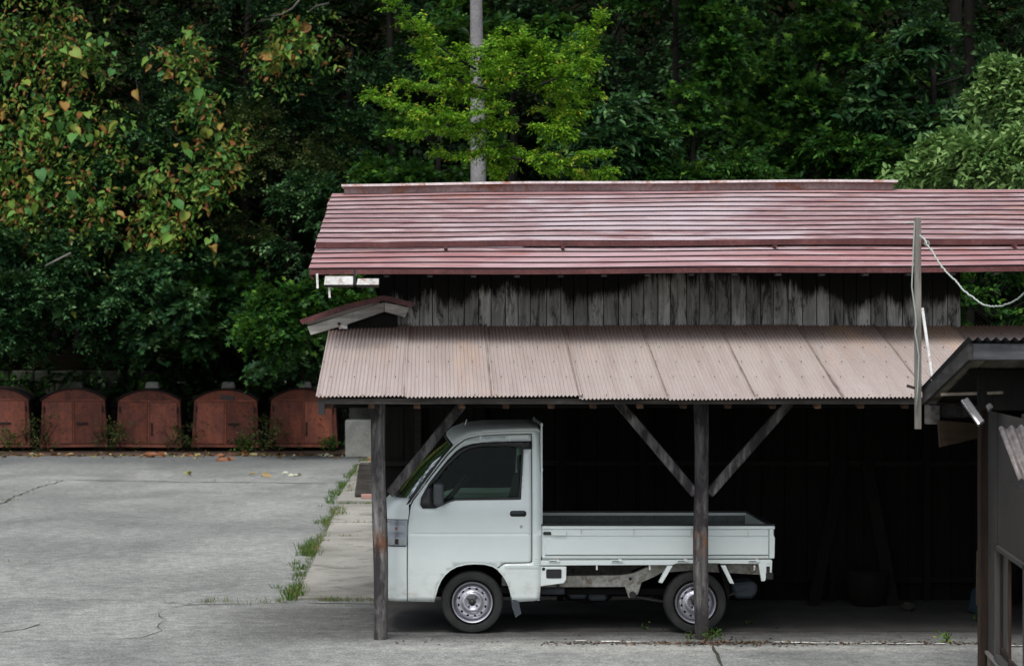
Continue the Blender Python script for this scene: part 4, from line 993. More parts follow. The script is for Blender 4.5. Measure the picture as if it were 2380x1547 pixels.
# ------------------------------------------------------------------ building at the right
hut = thing('side_building', (4.08, 15.7, 0), 'dark building corner at the right edge with ribbed grey siding, window and lean-to roof', 'building')
wd_ = Vector((-.124, -1, 0)).normalized(); wc = Vector((4.079, 15.7, 0)); wn_ = Vector((-wd_.y, wd_.x, 0)); wn_ = wn_ if wn_.x < 0 else -wn_
def wp(s, z, out=0): p = wc + wd_ * s + wn_ * out; return (p.x, p.y, z)
def wallquad(mb, s0, s1, z0, z1, out0, out1):
    return mb.add([wp(s0, z0, out0), wp(s1, z0, out0), wp(s1, z1, out0), wp(s0, z1, out0), wp(s0, z0, out1), wp(s1, z0, out1), wp(s1, z1, out1), wp(s0, z1, out1)],
                  [(0, 1, 2, 3), (7, 6, 5, 4), (0, 4, 5, 1), (1, 5, 6, 2), (2, 6, 7, 3), (3, 7, 4, 0)])
def ribs(mb, s0, s1, z0, z1):
    n = int((s1 - s0) / .0125); vs = []
    for i in range(n + 1):
        s_ = s0 + (s1 - s0) * i / n; o_ = .006 if i % 3 else 0
        vs += [wp(s_, z0, o_), wp(s_, z1, o_)]
    mb.add(vs, [(2 * i, 2 * i + 2, 2 * i + 3, 2 * i + 1) for i in range(n)])
WS0, WS1, WZ0, WZ1 = .50, 1.9, .215, 1.03
mb = MB(); ribs(mb, .0, WS0, .19, 1.97); ribs(mb, WS0, 3.0, WZ1, 1.97); ribs(mb, WS1, 3.0, .19, WZ1); build('siding', mb, M['siding'], hut)
mb = MB(); wallquad(mb, 0, 3.0, 0, .19, 0, .012); build('base_board', mb, M['soffit'], hut)
mb = MB(); wallquad(mb, 0, 3, .185, .205, 0, .03); build('base_flashing', mb, M['alu'], hut)
mb = MB(); mb.box((4.065, 15.76, 1.1), (.085, .09, 2.2)); build('corner_post', mb, M['brownpost'], hut)
mb = MB(); mb.box((5.6, 15.75, 1.1), (3.0, .05, 2.2)); build('rear_wall', mb, M['inner'], hut)
mb = MB(); e = wp(3.0, 0); mb.box((e[0] + 1.5, e[1], .98), (3.0, .05, 1.96)); build('front_wall', mb, M['siding'], hut)
mb = MB(); mb.box((5.2, 14.3, .1), (2.2, 2.6, .1)); build('floor', mb, M['inner'], hut)
mb = MB(); mb.box((5.3, 14.5, 1.0), (.05, 2.5, 2.0)); build('inner_wall', mb, M['seat'], hut)
wf = MB()
for s0, s1, z0, z1 in ((WS0, WS0 + .045, WZ0, WZ1), (WS1 - .045, WS1, WZ0, WZ1), (WS0, WS1, WZ1 - .03, WZ1), (WS0, WS1, WZ0, WZ0 + .04)): wallquad(wf, s0, s1, z0, z1, -.03, .03)
wfr = build('window_frame', wf, M['frame'], hut)
for s0, s1, o_ in ((WS0 + .04, WS0 + .62, -.02), (WS0 + .58, WS0 + 1.36, 0.0)):
    mb = MB(); wallquad(mb, s0, s1, WZ0 + .04, WZ1 - .03, o_, o_ + .005); pn = build('pane', mb, M['wglass'], wfr)
    mb = MB(); wallquad(mb, s0, s0 + .035, WZ0 + .04, WZ1 - .03, o_ - .008, o_ + .014); wallquad(mb, s0, s1, WZ0 + .04, WZ0 + .09, o_ - .008, o_ + .014); build('sash', mb, M['brownpost'], wfr)
mb = MB(); wallquad(mb, WS0 + .30, WS0 + .9, .25, .70, -.22, -.20); build('curtain', mb, M['white'], hut)
mb = MB(); mb.box((5.45, 13.42, 1.98), (3.1, 1.5, .03)); build('low_roof', mb, M['darkcorr'], hut)
mb = MB(); mb.box((5.4, 15.12, 2.16), (3.1, .04, .34)); build('shade_panel', mb, M['inner'], hut)  # black panel added in place of the shaded interior above the low wall
# lean-to roof, high edge towards the camera
RX0, RYn, RYf, RZn, RZf = 3.68, 14.7, 16.1, 2.475, 2.10
def hz(Y): return RZn + (RZf - RZn) * (Y - RYn) / (RYf - RYn)
mb = MB()
def rc(a, b):
    x = RX0 - .015 + 4 * a; y = RYn - .04 + (RYf + .08 - RYn) * b; return (x, y, hz(y) + .012 + .012 * math.sin(2 * math.pi * x / .063))
mb.grid(rc, 520, 3); build('roof_sheet', mb, M['darkcorr'], hut, smooth=True, solid=.004)
mb = MB(); mb.box((RX0 + 2.02, RYn + .01, RZn - .07), (3.98, .03, .115)); build('fascia', mb, M['fascia'], hut, bevel=.004)
mb = MB(); mb.add([(RX0, RYn, RZn - .01), (RX0, RYn, RZn - .125), (RX0, RYf, RZf - .10), (RX0, RYf, RZf + .0), (RX0 + .028, RYn, RZn - .01), (RX0 + .028, RYn, RZn - .125), (RX0 + .028, RYf, RZf - .10), (RX0 + .028, RYf, RZf)],
       [(0, 1, 2, 3), (7, 6, 5, 4), (0, 4, 5, 1), (1, 5, 6, 2), (2, 6, 7, 3), (3, 7, 4, 0)]); build('rake_board', mb, M['fasciay'], hut)
for i in range(12):
    x0 = RX0 + .03 + i * .135; mb = MB()
    ys = (RYn + .03, RYn + .34) if i > 3 else (RYn + .03, RYf - .03)
    mb.add([(x0, ys[0], hz(ys[0]) - .075), (x0 + .13, ys[0], hz(ys[0]) - .075), (x0 + .13, ys[1], hz(ys[1]) - .075), (x0, ys[1], hz(ys[1]) - .075)], [(0, 1, 2, 3)]); build('soffit_board', mb, M['soffit'], hut, solid=.012)
mb = MB(); mb.add([(RX0 + .1, RYn + .35, hz(RYn + .35) - .10), (7.5, RYn + .35, hz(RYn + .35) - .10), (7.5, RYf, RZf - .10), (RX0 + .1, RYf, RZf - .10)], [(0, 1, 2, 3)]); build('roof_underside', mb, M['inner'], hut)
for yy0, zz in ((RYn + .42, RZn - .19), (RYf - .08, RZf - .15)):
    mb = MB(); mb.box((RX0 + 1.9, yy0, zz), (3.6, .07, .09)); build('purlin', mb, M['inner'] if yy0 < 15.5 else M['fasciay'], hut)
mb = MB(); A = P(2190, 916, 15.5); B = P(2328, 912, 15.0); mb.span(A, B, .02, .03); build('trim_strip', mb, M['soffit'], hut)
q = [P(*p, 15.9) for p in ((2178, 976), (2290, 985), (2290, 1012), (2182, 1038))]; mb = MB(); mb.prism([(v.x, v.z) for v in q], 15.85, 15.9); build('brown_board', mb, M['brownboard'], hut)
mb = MB(); mb.box((3.72, 15.95, 1.93), (.09, .10, .14)); build('bracket_block', mb, M['fasciay'], hut)
# awning over the window
aw = MB()
A0 = P(2321, 995, 13.4); A1 = P(2368, 1117, 12.9)
def awf(a, b):
    p = A0.lerp(A1, b); return (p.x + .34 * a, p.y, p.z + .02 * a + .012 * math.sin(2 * math.pi * a * .34 / .063))
aw.grid(awf, 130, 2); build('awning', aw, M['awning'], hut, smooth=True, solid=.004)
mb = MB(); A = A1 + Vector((0, .03, -.035)); mb.span(A, A + Vector((.3, 0, .02)), .03, .05); build('awning_rail', mb, M['black'], hut)

# floodlight under the eave
def z5(zx, zy): return 2032.9 + .3976 * zx, 476 + .3976 * zy
fl = thing('floodlight', tuple(P(*z5(600, 1150), 15.2)), 'twin aluminium floodlight hanging under the lean-to eave', 'lamp')
a = P(*z5(525, 1138), 15.2); b = P(*z5(625, 1280), 15.1)
mb = MB(); mb.span(a, b, .055, .05); h_ = build('housing', mb, M['alu'], fl, bevel=.006)
mb = MB(); mb.span(a + Vector((-.025, -.03, 0)), b + Vector((-.025, -.03, 0)), .016, .008); build('lens', mb, M['chrome'], h_)
mb = MB(); mb.span(P(*z5(640, 1140), 15.15), P(*z5(680, 1195), 15.1), .045, .05); build('housing', mb, M['alu'], fl, bevel=.008)
mb = MB(); mb.span(P(*z5(612, 1085), 15.2), P(*z5(618, 1200), 15.2), .03, .02); build('bracket', mb, M['grey'], fl)
# pipe pieces hanging by the corner post
pc = thing('downpipe', tuple(P(2283, 1080, 15.95)), 'pale bent plastic pipe beside the dark corner post', 'pipe')
mb = MB(); mb.tube([P(2292, 1030, 15.9), P(2280, 1040, 15.9), P(2278, 1052, 15.9)], .018, 8); build('pipe_bend', mb, M['grey'], pc, smooth=True)
mb = MB(); mb.tube([P(2284, 1058, 15.9), P(2290, 1070, 15.9), P(2288, 1092, 15.9)], .02, 8); build('pipe_piece', mb, M['alu'], pc, smooth=True)
mb = MB(); mb.tube([P(2279, 1105, 15.9), P(2278, 1120, 15.9)], .014, 8); build('pipe_end', mb, M['cable'], pc, smooth=True)
mb = MB(); mb.span(P(2273, 1280, 17.5), P(2271, 1405, 17.5), .02, .02); o = build('wooden_stake', mb, M['brownboard']); tag(o, 'thin upright stake in the dark just left of the brown corner post', 'stake')

# pole with cable
pole = thing('wooden_pole', (3.64, 16.05, 1.815), 'thin grey wooden pole fixed to the lean-to roof corner, standing above the roofs', 'pole')
mb = MB(); mb.span(P(2133.5, 997, 16.05), P(2132.5, 506, 16.05), .046, .045); build('shaft', mb, M['polewood'], pole, bevel=.004)
mb = MB(); mb.box((3.60, 16.06, 2.13), (.09, .03, .02), Matrix.Rotation(.3, 3, 'Y')); build('clamp', mb, M['darkmetal'], pole)
mb = MB(); mb.tube([P(*z5(*p), 16.0) for p in ((170, 108), (232, 102), (231, 160), (226, 250), (222, 350), (217, 480), (228, 560), (240, 650), (243, 700), (236, 740), (246, 800), (258, 880), (255, 1000), (250, 1100), (245, 1195))], .0055, 6)
o = build('cable', mb, M['cable'], smooth=True); tag(o, 'pale loose cable running down the grey wooden pole', 'cable')
cpts = [(265, 178), (290, 200), (300, 215), (305, 232), (335, 270), (365, 320), (400, 370), (430, 405), (460, 430), (490, 465), (520, 500), (550, 525), (580, 545), (620, 575), (655, 588), (690, 595), (740, 592), (800, 570), (850, 540), (873, 520), (960, 440), (1100, 330)]
pts = []
for i in range(len(cpts) - 1):
    for k in range(5):
        f_ = k / 5; x = cpts[i][0] + (cpts[i + 1][0] - cpts[i][0]) * f_; y = cpts[i][1] + (cpts[i + 1][1] - cpts[i][1]) * f_
        t = (x - 265) / 600; pts.append(P(*z5(x + random.uniform(-2, 2), y + random.uniform(-3, 3)), 16.0 - 1.2 * t))
mb = MB(); mb.tube(pts, [.0045 + .003 * abs(math.sin(i * 1.7)) for i in range(len(pts))], 6)
lc = P(*z5(305, 225), 15.95); mb.tube([lc + Vector((.018 * math.cos(t), 0, .018 * math.sin(t))) for t in [i * .6 for i in range(12)]], .004, 6)
o = build('twisted_wire', mb, M['cable'], smooth=True); tag(o, 'pale twisted wire sagging from the pole top to the right edge', 'wire')
mb = MB(); mb.span(P(*z5(278, 603), 15.85), P(*z5(338, 1026), 15.8), .020, .02); o = build('white_stick', mb, M['white'], bevel=.003); tag(o, 'thin white stick leaning on the lean-to roof beside the pole', 'stick')

# concrete utility pole in the woods
up = thing('utility_pole', (tuple(P(1112, 420, 36).xy) + (0,)), 'grey concrete utility pole rising behind the yellow-green tree', 'pole')
b = P(1112, 440, 36); t = P(1106, -60, 36)
bt = Vector((b.x, b.y, 0)); mb = MB(); mb.tube([bt, b, t, t + Vector((-.02, 0, 3))], [.15, .132, .098, .09], 20); build('shaft', mb, M['poleconc'], up, smooth=True)
for zy, dx in ((201, -4), (201, 11)):
    q = P(1110 + dx, zy, 35.87); mb = MB(); mb.box(tuple(q), (.03, .06, .035)); build('bolt', mb, M['black'], up)

# ------------------------------------------------------------------ vegetation
T2 = (np.array([(0, 0, 0), (.45, .27, .05), (1, 0, -.10), (.45, -.27, .05)]), [(0, 3, 2), (0, 2, 1)])
T4 = (np.array([(0, 0, 0), (.28, .20, .05), (.65, .17, .03), (1, 0, -.12), (.65, -.17, .03), (.28, -.20, .05)]), [(0, 5, 4), (0, 4, 3), (0, 3, 2), (0, 2, 1)])
def star(n=5):
    v = [(0.35, 0, 0)]
    for i in range(2 * n + 1):
        a = math.pi - (i) * 2 * math.pi / (2 * n) ; r = .62 if i % 2 == 1 else .24
        v.append((.35 + r * math.cos(a), r * math.sin(a), -.12 * r))
    return (np.array(v), [(0, i + 1, i) for i in range(1, 2 * n + 1)][:2 * n])
TS = star()
def unit(a): return a / np.maximum(np.linalg.norm(a, axis=1, keepdims=True), 1e-9)
def leafmesh(name, Pn, D, N, size, tint, mat, tmpl, parent=None, kind=None, extra=None):
    tv, tf = tmpl; n = len(Pn); k = len(tv)
    D = unit(D); Sd = unit(np.cross(D, N)); N2 = np.cross(Sd, D)
    s = size[:, None, None]
    V = Pn[:, None, :] + s * (tv[None, :, 0:1] * D[:, None, :] + tv[None, :, 1:2] * Sd[:, None, :] + tv[None, :, 2:3] * N2[:, None, :])
    V = V.reshape(-1, 3)
    root = parent
    off = np.array(WL[root]) if root is not None else np.zeros(3)
    V = V - off
    tf = np.array(tf); Fc = (tf[None] + (np.arange(n) * k)[:, None, None]).reshape(-1, 3)
    me = bpy.data.meshes.new(name)
    me.vertices.add(len(V)); me.vertices.foreach_set('co', V.astype(np.float32).ravel())
    me.loops.add(Fc.size); me.loops.foreach_set('vertex_index', Fc.astype(np.int32).ravel())
    me.polygons.add(len(Fc)); me.polygons.foreach_set('loop_start', (np.arange(len(Fc)) * 3).astype(np.int32))
    me.polygons.foreach_set('use_smooth', np.ones(len(Fc), dtype=bool))
    me.update(calc_edges=True)
    at = me.attributes.new('tint', 'FLOAT', 'POINT'); at.data.foreach_set('value', np.repeat(tint, k).astype(np.float32))
    me.materials.append(mat)
    o = link(bpy.data.objects.new(name, me)); o.parent = parent
    if kind: o['kind'] = kind
    return o
class Leaves:
    def __init__(s): s.P = []; s.D = []; s.N = []; s.S = []; s.T = []
    def sprays(s, org, dirs, L, m, size, droop=.25, flat=.8, tint=(.5, .22), spread=.8):
        """org (n,3) twig starts, dirs (n,3): m leaves in two rows along each twig"""
        n = len(org); dirs = unit(dirs); up = np.array([0, 0, 1.0])
        nr = unit(up[None] * flat + rng.normal(0, .35, (n, 3))); sd = unit(np.cross(dirs, nr)); nr = np.cross(sd, dirs)
        t = (np.arange(m) + .5) / m; Ls = L * rng.uniform(.65, 1.25, n)
        pos = org[:, None] + dirs[:, None] * (t[None, :, None] * Ls[:, None, None])
        pos[:, :, 2] -= droop * (t[None] ** 2) * Ls[:, None]
        sg = np.where(np.arange(m) % 2 == 0, 1., -1.)
        ld = dirs[:, None] * .6 + sd[:, None] * (sg[None, :, None] * spread) + rng.normal(0, .28, (n, m, 3)); ld[:, :, 2] -= .25
        nn = nr[:, None] + rng.normal(0, .38, (n, m, 3)); pos = pos + rng.normal(0, .02, (n, m, 3))
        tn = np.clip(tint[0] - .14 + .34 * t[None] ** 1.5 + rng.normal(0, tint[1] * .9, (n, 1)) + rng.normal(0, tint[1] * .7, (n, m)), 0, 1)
        s.P.append(pos.reshape(-1, 3)); s.D.append(ld.reshape(-1, 3)); s.N.append(nn.reshape(-1, 3))
        s.S.append((size * rng.uniform(.6, 1.25, (n, m))).ravel()); s.T.append(tn.ravel())
    def build(s, name, mat, tmpl, parent=None, kind=None):
        return leafmesh(name, np.concatenate(s.P), np.concatenate(s.D), np.concatenate(s.N), np.concatenate(s.S), np.concatenate(s.T), mat, tmpl, parent, kind)
    def count(s): return sum(len(p) for p in s.P)

def limbs_to_leaves(lv, limbs, nsub, sublen, nspray, L, m, size, droop=.25, tint=(.5, .22), mb=None, t0=.25, r0=.05, flat=.8, vert=.25, fwd=0.0, branch_r=.012):
    """limbs: list of (A, B, sag). sub-branches fork off sideways; sprays fork off them"""
    for A, B, sag in limbs:
        A = np.array(A); B = np.array(B); ax = B - A; Ln = np.linalg.norm(ax); ax = ax / Ln
        def pt(t): 
            t = np.asarray(t)[:, None]; q = A + (B - A) * t; q = q.copy(); q[:, 2] += sag * 4 * (t[:, 0] * (1 - t[:, 0])); return q
        if mb is not None:
            tt = np.linspace(0, 1, 7); mb.tube([tuple(p) for p in pt(tt)], [r0 * (1 - .85 * q) for q in tt], 6, False)
        t = t0 + (1 - t0) * rng.random(nsub) ** .85; o = pt(t)
        lat = rng.normal(0, 1, (nsub, 3)); lat[:, 2] *= vert; lat -= (lat @ ax)[:, None] * ax[None]; lat = unit(lat)
        if fwd: lat[:, 1] -= fwd; lat = unit(lat)
        sd = unit(ax[None] * .75 + lat * .85); sl = sublen * (1.1 - .7 * t) * rng.uniform(.6, 1.2, nsub)
        if mb is not None:
            for i in range(0, nsub, 3): mb.tube([tuple(o[i]), tuple(o[i] + sd[i] * sl[i])], [branch_r, branch_r * .3], 4, False)
        tt = rng.random((nsub, nspray)) ** .7
        org = o[:, None] + sd[:, None] * (tt[..., None] * sl[:, None, None]); org[:, :, 2] -= .15 * tt ** 2 * sl[:, None]
        l2 = rng.normal(0, 1, (nsub, nspray, 3)); l2[..., 2] *= vert * .8
        dr = sd[:, None] + unit(l2.reshape(-1, 3)).reshape(l2.shape) * .8
        lv.sprays(org.reshape(-1, 3), dr.reshape(-1, 3), L, m, size, droop, flat, tint)

def tree_thing(name, base, label, cat, group, limbs, trunk_top, mat, tmpl, bark=M['bark'], tr=.14, **k):
    t = thing(name, base, label, cat, group)
    mb = MB(); b = Vector(base); tt = Vector(trunk_top); q = [b.lerp(tt, i / 5) + Vector((random.uniform(-.06, .06), random.uniform(-.06, .06), 0)) * (i > 0) for i in range(6)]
    mb.tube(q, [tr * (1 - .12 * i) for i in range(6)], 9)
    build('trunk', mb, bark, t, smooth=True); mb = MB()
    lv = Leaves(); limbs_to_leaves(lv, limbs, mb=mb, **k)
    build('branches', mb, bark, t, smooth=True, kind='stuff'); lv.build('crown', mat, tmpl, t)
    return t, lv

# bright yellow-green tree before the pole
org = P(1205, 470, 32.6)
def LP(px, py, Y): return tuple(P(px, py, Y))
arms = [((900, 460), (345, 25)), ((880, 520), (480, 300)), ((900, 620), (440, 550)), ((1000, 720), (520, 735)), ((720, 830), (200, 630)), ((1050, 880), (350, 870)), ((1100, 960), (650, 1010)), ((1230, 500), (935, 335)), ((1240, 480), (1040, 255)),
        ((1250, 460), (1190, 260)), ((1290, 520), (1350, 340)), ((1340, 560), (1745, 125)), ((1330, 560), (1660, 410)), ((1300, 580), (1670, 600)), ((1280, 700), (1560, 720)), ((1180, 1010), (1740, 1000)), ((1130, 1040), (1790, 1110)), ((1170, 950), (1020, 1100)),
        ((1180, 620), (950, 470)), ((1180, 800), (880, 830)), ((1200, 820), (1490, 860)), ((1150, 700), (780, 620)), ((1050, 600), (560, 400)), ((1250, 640), (1450, 520)), ((1200, 560), (1130, 420))]
def CPx(q): return (790.4 + q[0] * .35166, q[1] * .35166)
bl_ = [(CPx(a), CPx(b), random.uniform(31.0, 32.9)) for a, b in arms]
limbs = [(LP(*a, y + .3), LP(*b, y), random.uniform(-.10, .02)) for a, b, y in bl_]
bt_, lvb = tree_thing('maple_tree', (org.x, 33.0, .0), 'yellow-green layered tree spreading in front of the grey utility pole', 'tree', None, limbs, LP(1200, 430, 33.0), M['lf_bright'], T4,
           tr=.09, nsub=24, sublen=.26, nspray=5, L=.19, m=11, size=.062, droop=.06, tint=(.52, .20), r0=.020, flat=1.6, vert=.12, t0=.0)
NL = lvb.count()

# general background trees
def bgtree(px, py_c, Y, rad, hgt, label, mat, tmpl, size, dens=1.0, group='trees on the hillside behind the shed', tint=(.34, .24), flat=1.0, vert=.3, name='broadleaf_tree', droop=.3, m=12, L=.42, toY=None):
    global NL
    c = P(px, py_c, Y); z0 = max(0, 1.55 + .75 * (Y - 49.95)) if Y > 50 else 0
    limbs = []
    nl = int(12 * dens)
    for i in range(nl):
        a = rng.uniform(math.pi * .9, math.pi * 2.1); el = rng.uniform(-.35, .45); h_ = rng.uniform(-.5, .5) * hgt
        f_ = math.sqrt(max(.15, 1 - (2 * h_ / hgt) ** 2 * .8)); r = rad * f_ * rng.uniform(.75, 1.1)
        A = (c.x, Y + .3, c.z + h_ - .35 * r); B = (c.x + math.cos(a) * r, Y + math.sin(a) * r * .8, c.z + h_ + el * r * .4)
        limbs.append((A, B, random.uniform(-.1, .2)))
    yt = max(Y + .3, 50.9) if Y > 44 and px < 900 else Y + .3; z0 = max(0, 1.55 + .75 * (yt - 49.95)) if yt > 50 else 0
    z0 = min(z0, c.z); tx = c.x + (1.6 if px > 2280 else 0)
    t, lv = tree_thing(name, (tx, yt, z0), label, 'tree', group, limbs, (tx + .1, yt, c.z + hgt * .45), mat, tmpl, tr=.11, nsub=int(15), sublen=rad * .42, nspray=5, L=L, m=m, size=size, tint=tint, flat=flat, vert=vert * .5, droop=droop, r0=.026, t0=.40, branch_r=.008)
    NL += lv.count(); return t
D_, Mi, Ol = M['lf_dark'], M['lf_mid'], M['lf_olive']
bg_list = [
 (60, 640, 47.3, 1.5, 2.6, 'dark bluish shrub overhanging the leftmost bin', D_, T2, .11, 1.3), (250, 620, 47.6, 1.5, 2.0, 'dark bluish shrub above the second and third bins', D_, T2, .11, 1.2),
 (430, 700, 47.8, 1.7, 2.2, 'dark maple with layered sprays above the fourth bin', D_, TS, .13, 1.2), (130, 745, 48.2, 1.3, 1.4, 'low dark shrub hanging over the wall behind the second bin', D_, T2, .10, 1.0),
 (560, 735, 48.3, 1.6, 1.5, 'dark green maple shrub hanging low above the last bins', Mi, TS, .12, 1.1), (720, 720, 44.5, 1.2, 1.5, 'green maple bush just left of the little gable roof', Mi, TS, .12, 1.2),
 (740, 830, 46.5, 1.3, 1.2, 'green bush low beside the left end of the corrugated roof', D_, TS, .11, 1.0), (300, 330, 49.2, 2.6, 3.4, 'dark tree carrying the large-leaved vine', D_, T2, .11, 1.5),
 (80, 250, 49.6, 2.4, 3.6, 'dark leafy tree in the upper left corner under the vine', Ol, T2, .12, 1.4), (560, 130, 50.0, 2.3, 3.4, 'dark small-leaved tree near the top, right of the vine', D_, T2, .10, 1.4),
 (650, 420, 48.6, 1.7, 3.0, 'tangled olive brown bush left of the red roof', Ol, T2, .085, 1.4), (800, 250, 49.8, 2.0, 3.4, 'dark green tree between the vine and the yellow-green tree', D_, T2, .11, 1.2),
 (780, 520, 47.0, 1.3, 2.2, 'dark bush touching the left edge of the red roof', D_, T2, .10, 1.0), (1010, 380, 44.0, 1.5, 1.4, 'low green bush behind the ridge, left of the utility pole', Mi, TS, .12, 1.0),
 (1180, 110, 37.5, 1.2, 1.3, 'broad-leaved tree top crossing the utility pole above the yellow-green tree', Mi, T4, .19, .7), (1000, 60, 50, 2.4, 3.2, 'very dark tree at the top, left of the utility pole', D_, T2, .11, 1.0),
 (1560, 180, 39, 1.2, 4.2, 'layered maple with drooping tiers right of the yellow-green tree', Mi, TS, .11, 1.5), (1600, 370, 38, 1.3, 1.4, 'glossy round-leaved bush rising over the ridge in the middle', Mi, T4, .12, 1.2),
 (1740, 190, 44, 1.7, 3.2, 'grey-green tree with fine leaves left of the dark gap', D_, T4, .13, 1.2), (1900, 110, 42, 1.8, 2.4, 'maple with soft green sprays at the top, right of centre', Mi, TS, .13, 1.3),
 (1850, 330, 41, 1.6, 1.7, 'green maple low behind the ridge right of centre', Mi, TS, .12, 1.2), (2030, 390, 40, 1.2, 1.0, 'small green bush behind the right end of the ridge', Mi, T4, .13, 1.0),
 (2170, 230, 40, 1.4, 2.4, 'dark tree with drooping long leaves before the right corner', D_, T4, .19, 1.1), (1420, 330, 37.5, 1.0, 1.3, 'dark long-leaved branch right of the yellow-green tree', D_, T4, .17, .8),
 (1430, 60, 50, 2.3, 3.0, 'very dark tree filling the gap at the top centre', D_, T2, .11, 1.0), (2350, 90, 48, 2.2, 3.2, 'very dark tree in the upper right corner', D_, T2, .11, 1.0),
 (2330, 690, 34, 1.6, 1.6, 'green bush seen under the red roof at the right edge', Mi, T4, .12, 1.2)]
for a in bg_list: bgtree(*a)
def pale():
    return bgtree(2375, 370, 30, 1.25, .8, 'pale grey-green drooping tree over the roof at the right edge', M['lf_pale'], T4, .12, .95, None, (.5, .2), .7, .5, 'willow_like_tree', .6, 11, .44)
pale()
bgtree(2290, 420, 30.4, 1.0, .9, 'pale grey-green low bush just above the red roof at the right', M['lf_pale'], T4, .125, 1.0, None, (.45, .2), .7, .5, 'willow_like_tree', .6, 11, .34)

bgtree(2375, 215, 30.6, .55, .8, 'small pale tree top reaching up at the right edge', M['lf_pale'], T4, .12, .6, None, (.5, .2), .7, .5, 'willow_like_tree', .6, 11, .36)
# far mass of undergrowth that closes the hillside (nobody could count it)
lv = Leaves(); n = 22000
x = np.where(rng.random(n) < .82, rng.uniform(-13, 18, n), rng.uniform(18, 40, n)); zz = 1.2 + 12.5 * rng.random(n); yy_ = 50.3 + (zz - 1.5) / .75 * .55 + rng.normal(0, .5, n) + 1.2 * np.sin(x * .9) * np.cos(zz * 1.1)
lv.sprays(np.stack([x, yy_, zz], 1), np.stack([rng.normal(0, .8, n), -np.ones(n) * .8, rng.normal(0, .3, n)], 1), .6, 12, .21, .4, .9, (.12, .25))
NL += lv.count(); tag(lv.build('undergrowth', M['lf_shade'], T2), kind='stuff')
# unseen leaf layer added above the frame to shade the wood
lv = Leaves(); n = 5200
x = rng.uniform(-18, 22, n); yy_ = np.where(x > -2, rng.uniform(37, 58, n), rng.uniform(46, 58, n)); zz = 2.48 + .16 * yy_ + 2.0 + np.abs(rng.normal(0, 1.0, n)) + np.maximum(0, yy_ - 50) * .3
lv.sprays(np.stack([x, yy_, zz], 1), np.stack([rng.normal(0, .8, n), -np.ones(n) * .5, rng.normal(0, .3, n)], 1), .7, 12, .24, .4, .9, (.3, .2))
n = 2600; x = rng.uniform(-60, -13, n); yy_ = rng.uniform(46, 56, n); zz = rng.uniform(2, 26, n)  # unseen leaves added at the left to darken the windshield reflection
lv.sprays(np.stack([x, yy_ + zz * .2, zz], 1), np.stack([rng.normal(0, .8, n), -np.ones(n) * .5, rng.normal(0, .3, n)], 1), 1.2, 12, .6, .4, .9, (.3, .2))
NL += lv.count(); tag(lv.build('unseen_shade_canopy', M['lf_dark'], T2), kind='stuff')
# ivy on the retaining wall
lv = Leaves(); n = 260
x = rng.uniform(-11, 1, n); zz = 1.75 - rng.random(n) ** 2 * .7; yy_ = np.full(n, 49.85) - rng.random(n) * .2
lv.sprays(np.stack([x, yy_, zz], 1), np.stack([rng.normal(0, .6, n), -np.ones(n) * .3, -np.ones(n) * .6], 1), .32, 9, .08, .4, .5, (.5, .25))
NL += lv.count(); tag(lv.build('wall_ivy', M['lf_mid'], TS), kind='stuff')

# trunks one can tell apart
for px, Y, r, lab in ((2245, 47, .13, 'dim reddish trunk near the upper right corner'), (2215, 51, .18, 'dim thick trunk left of the upper right corner'), (900, 49, .1, 'dark thin trunk left of the yellow-green tree')):
    b = P(px, 700, Y); mb = MB(); mb.tube([(b.x, Y, 0), (b.x + .1, Y, 5), (b.x + .05, Y, 12), (b.x, Y, 16)], [r, r * .9, r * .8, r * .6], 10); o = build('tree_trunk', mb, M['bark'], smooth=True); tag(o, lab, 'trunk')
# bare curved branches near the top
mb = MB(); mb.tube([P(630, 38, 47), P(655, 34, 47), P(680, 20, 47), P(700, -4, 47)], [.012, .018, .022, .025], 6); mb.tube([P(715, 30, 47), P(735, 14, 47), P(765, 8, 47)], [.012, .015, .02], 6); mb.tube([P(640, 42, 47), P(600, 50, 47)], [.01, .006], 5)
o = build('bare_branch', mb, M['paletrunk'], smooth=True); tag(o, 'thin bare curved branch near the top, above the tangled bush', 'branch')
mb = MB(); mb.tube([P(105, 618, 46), P(140, 600, 46), P(165, 588, 46)], [.012, .02, .02], 6); o = build('bare_branch', mb, M['paletrunk'], smooth=True); tag(o, 'short pale broken branch in the dark shrub at the left', 'branch')

# large-leaved vine ------------------------------------------------
def vleaf(var):
    out = [(0, 0), (-.10, .16), (-.08, .32), (.10, .45), (.34, .46), (.58, .34), (.80, .16), (1.0, 0)]
    pts = out + [(a, -b) for a, b in out[1:-1][::-1]]
    pts = [(a + random.uniform(-.02, .02), b + random.uniform(-.03, .03)) for a, b in pts]
    vs = [(.32, 0, .0)]; ed = [0.0]
    curl = (.2, .5, .95)[var]
    for a, b in pts:
        z = curl * (abs(b) ** 1.3) - .25 * max(0, a - .4) ** 1.5; vs.append((a, b * (1 - .35 * curl), z)); ed.append(.75 if a > .02 or abs(b) > .1 else .2)
    n = len(pts); inner = []
    for a, b in pts:
        ia, ib = .32 + (a - .32) * .6, b * .6; inner.append((ia, ib * (1 - .2 * curl), curl * abs(ib) ** 1.3 * .8)); 
    vs += inner; ed += [.25] * n
    fs = []
    for i in range(n):
        j = (i + 1) % n; fs.append((0, 1 + n + j, 1 + n + i)); fs.append((1 + n + i, 1 + n + j, 1 + j, 1 + i))
    me = bpy.data.meshes.new('leaf'); me.from_pydata(vs, [], fs); me.update(); me.polygons.foreach_set('use_smooth', [True] * len(me.polygons))
    at = me.attributes.new('edge', 'FLOAT', 'POINT'); at.data.foreach_set('value', ed); me.materials.append(M['vine']); return me
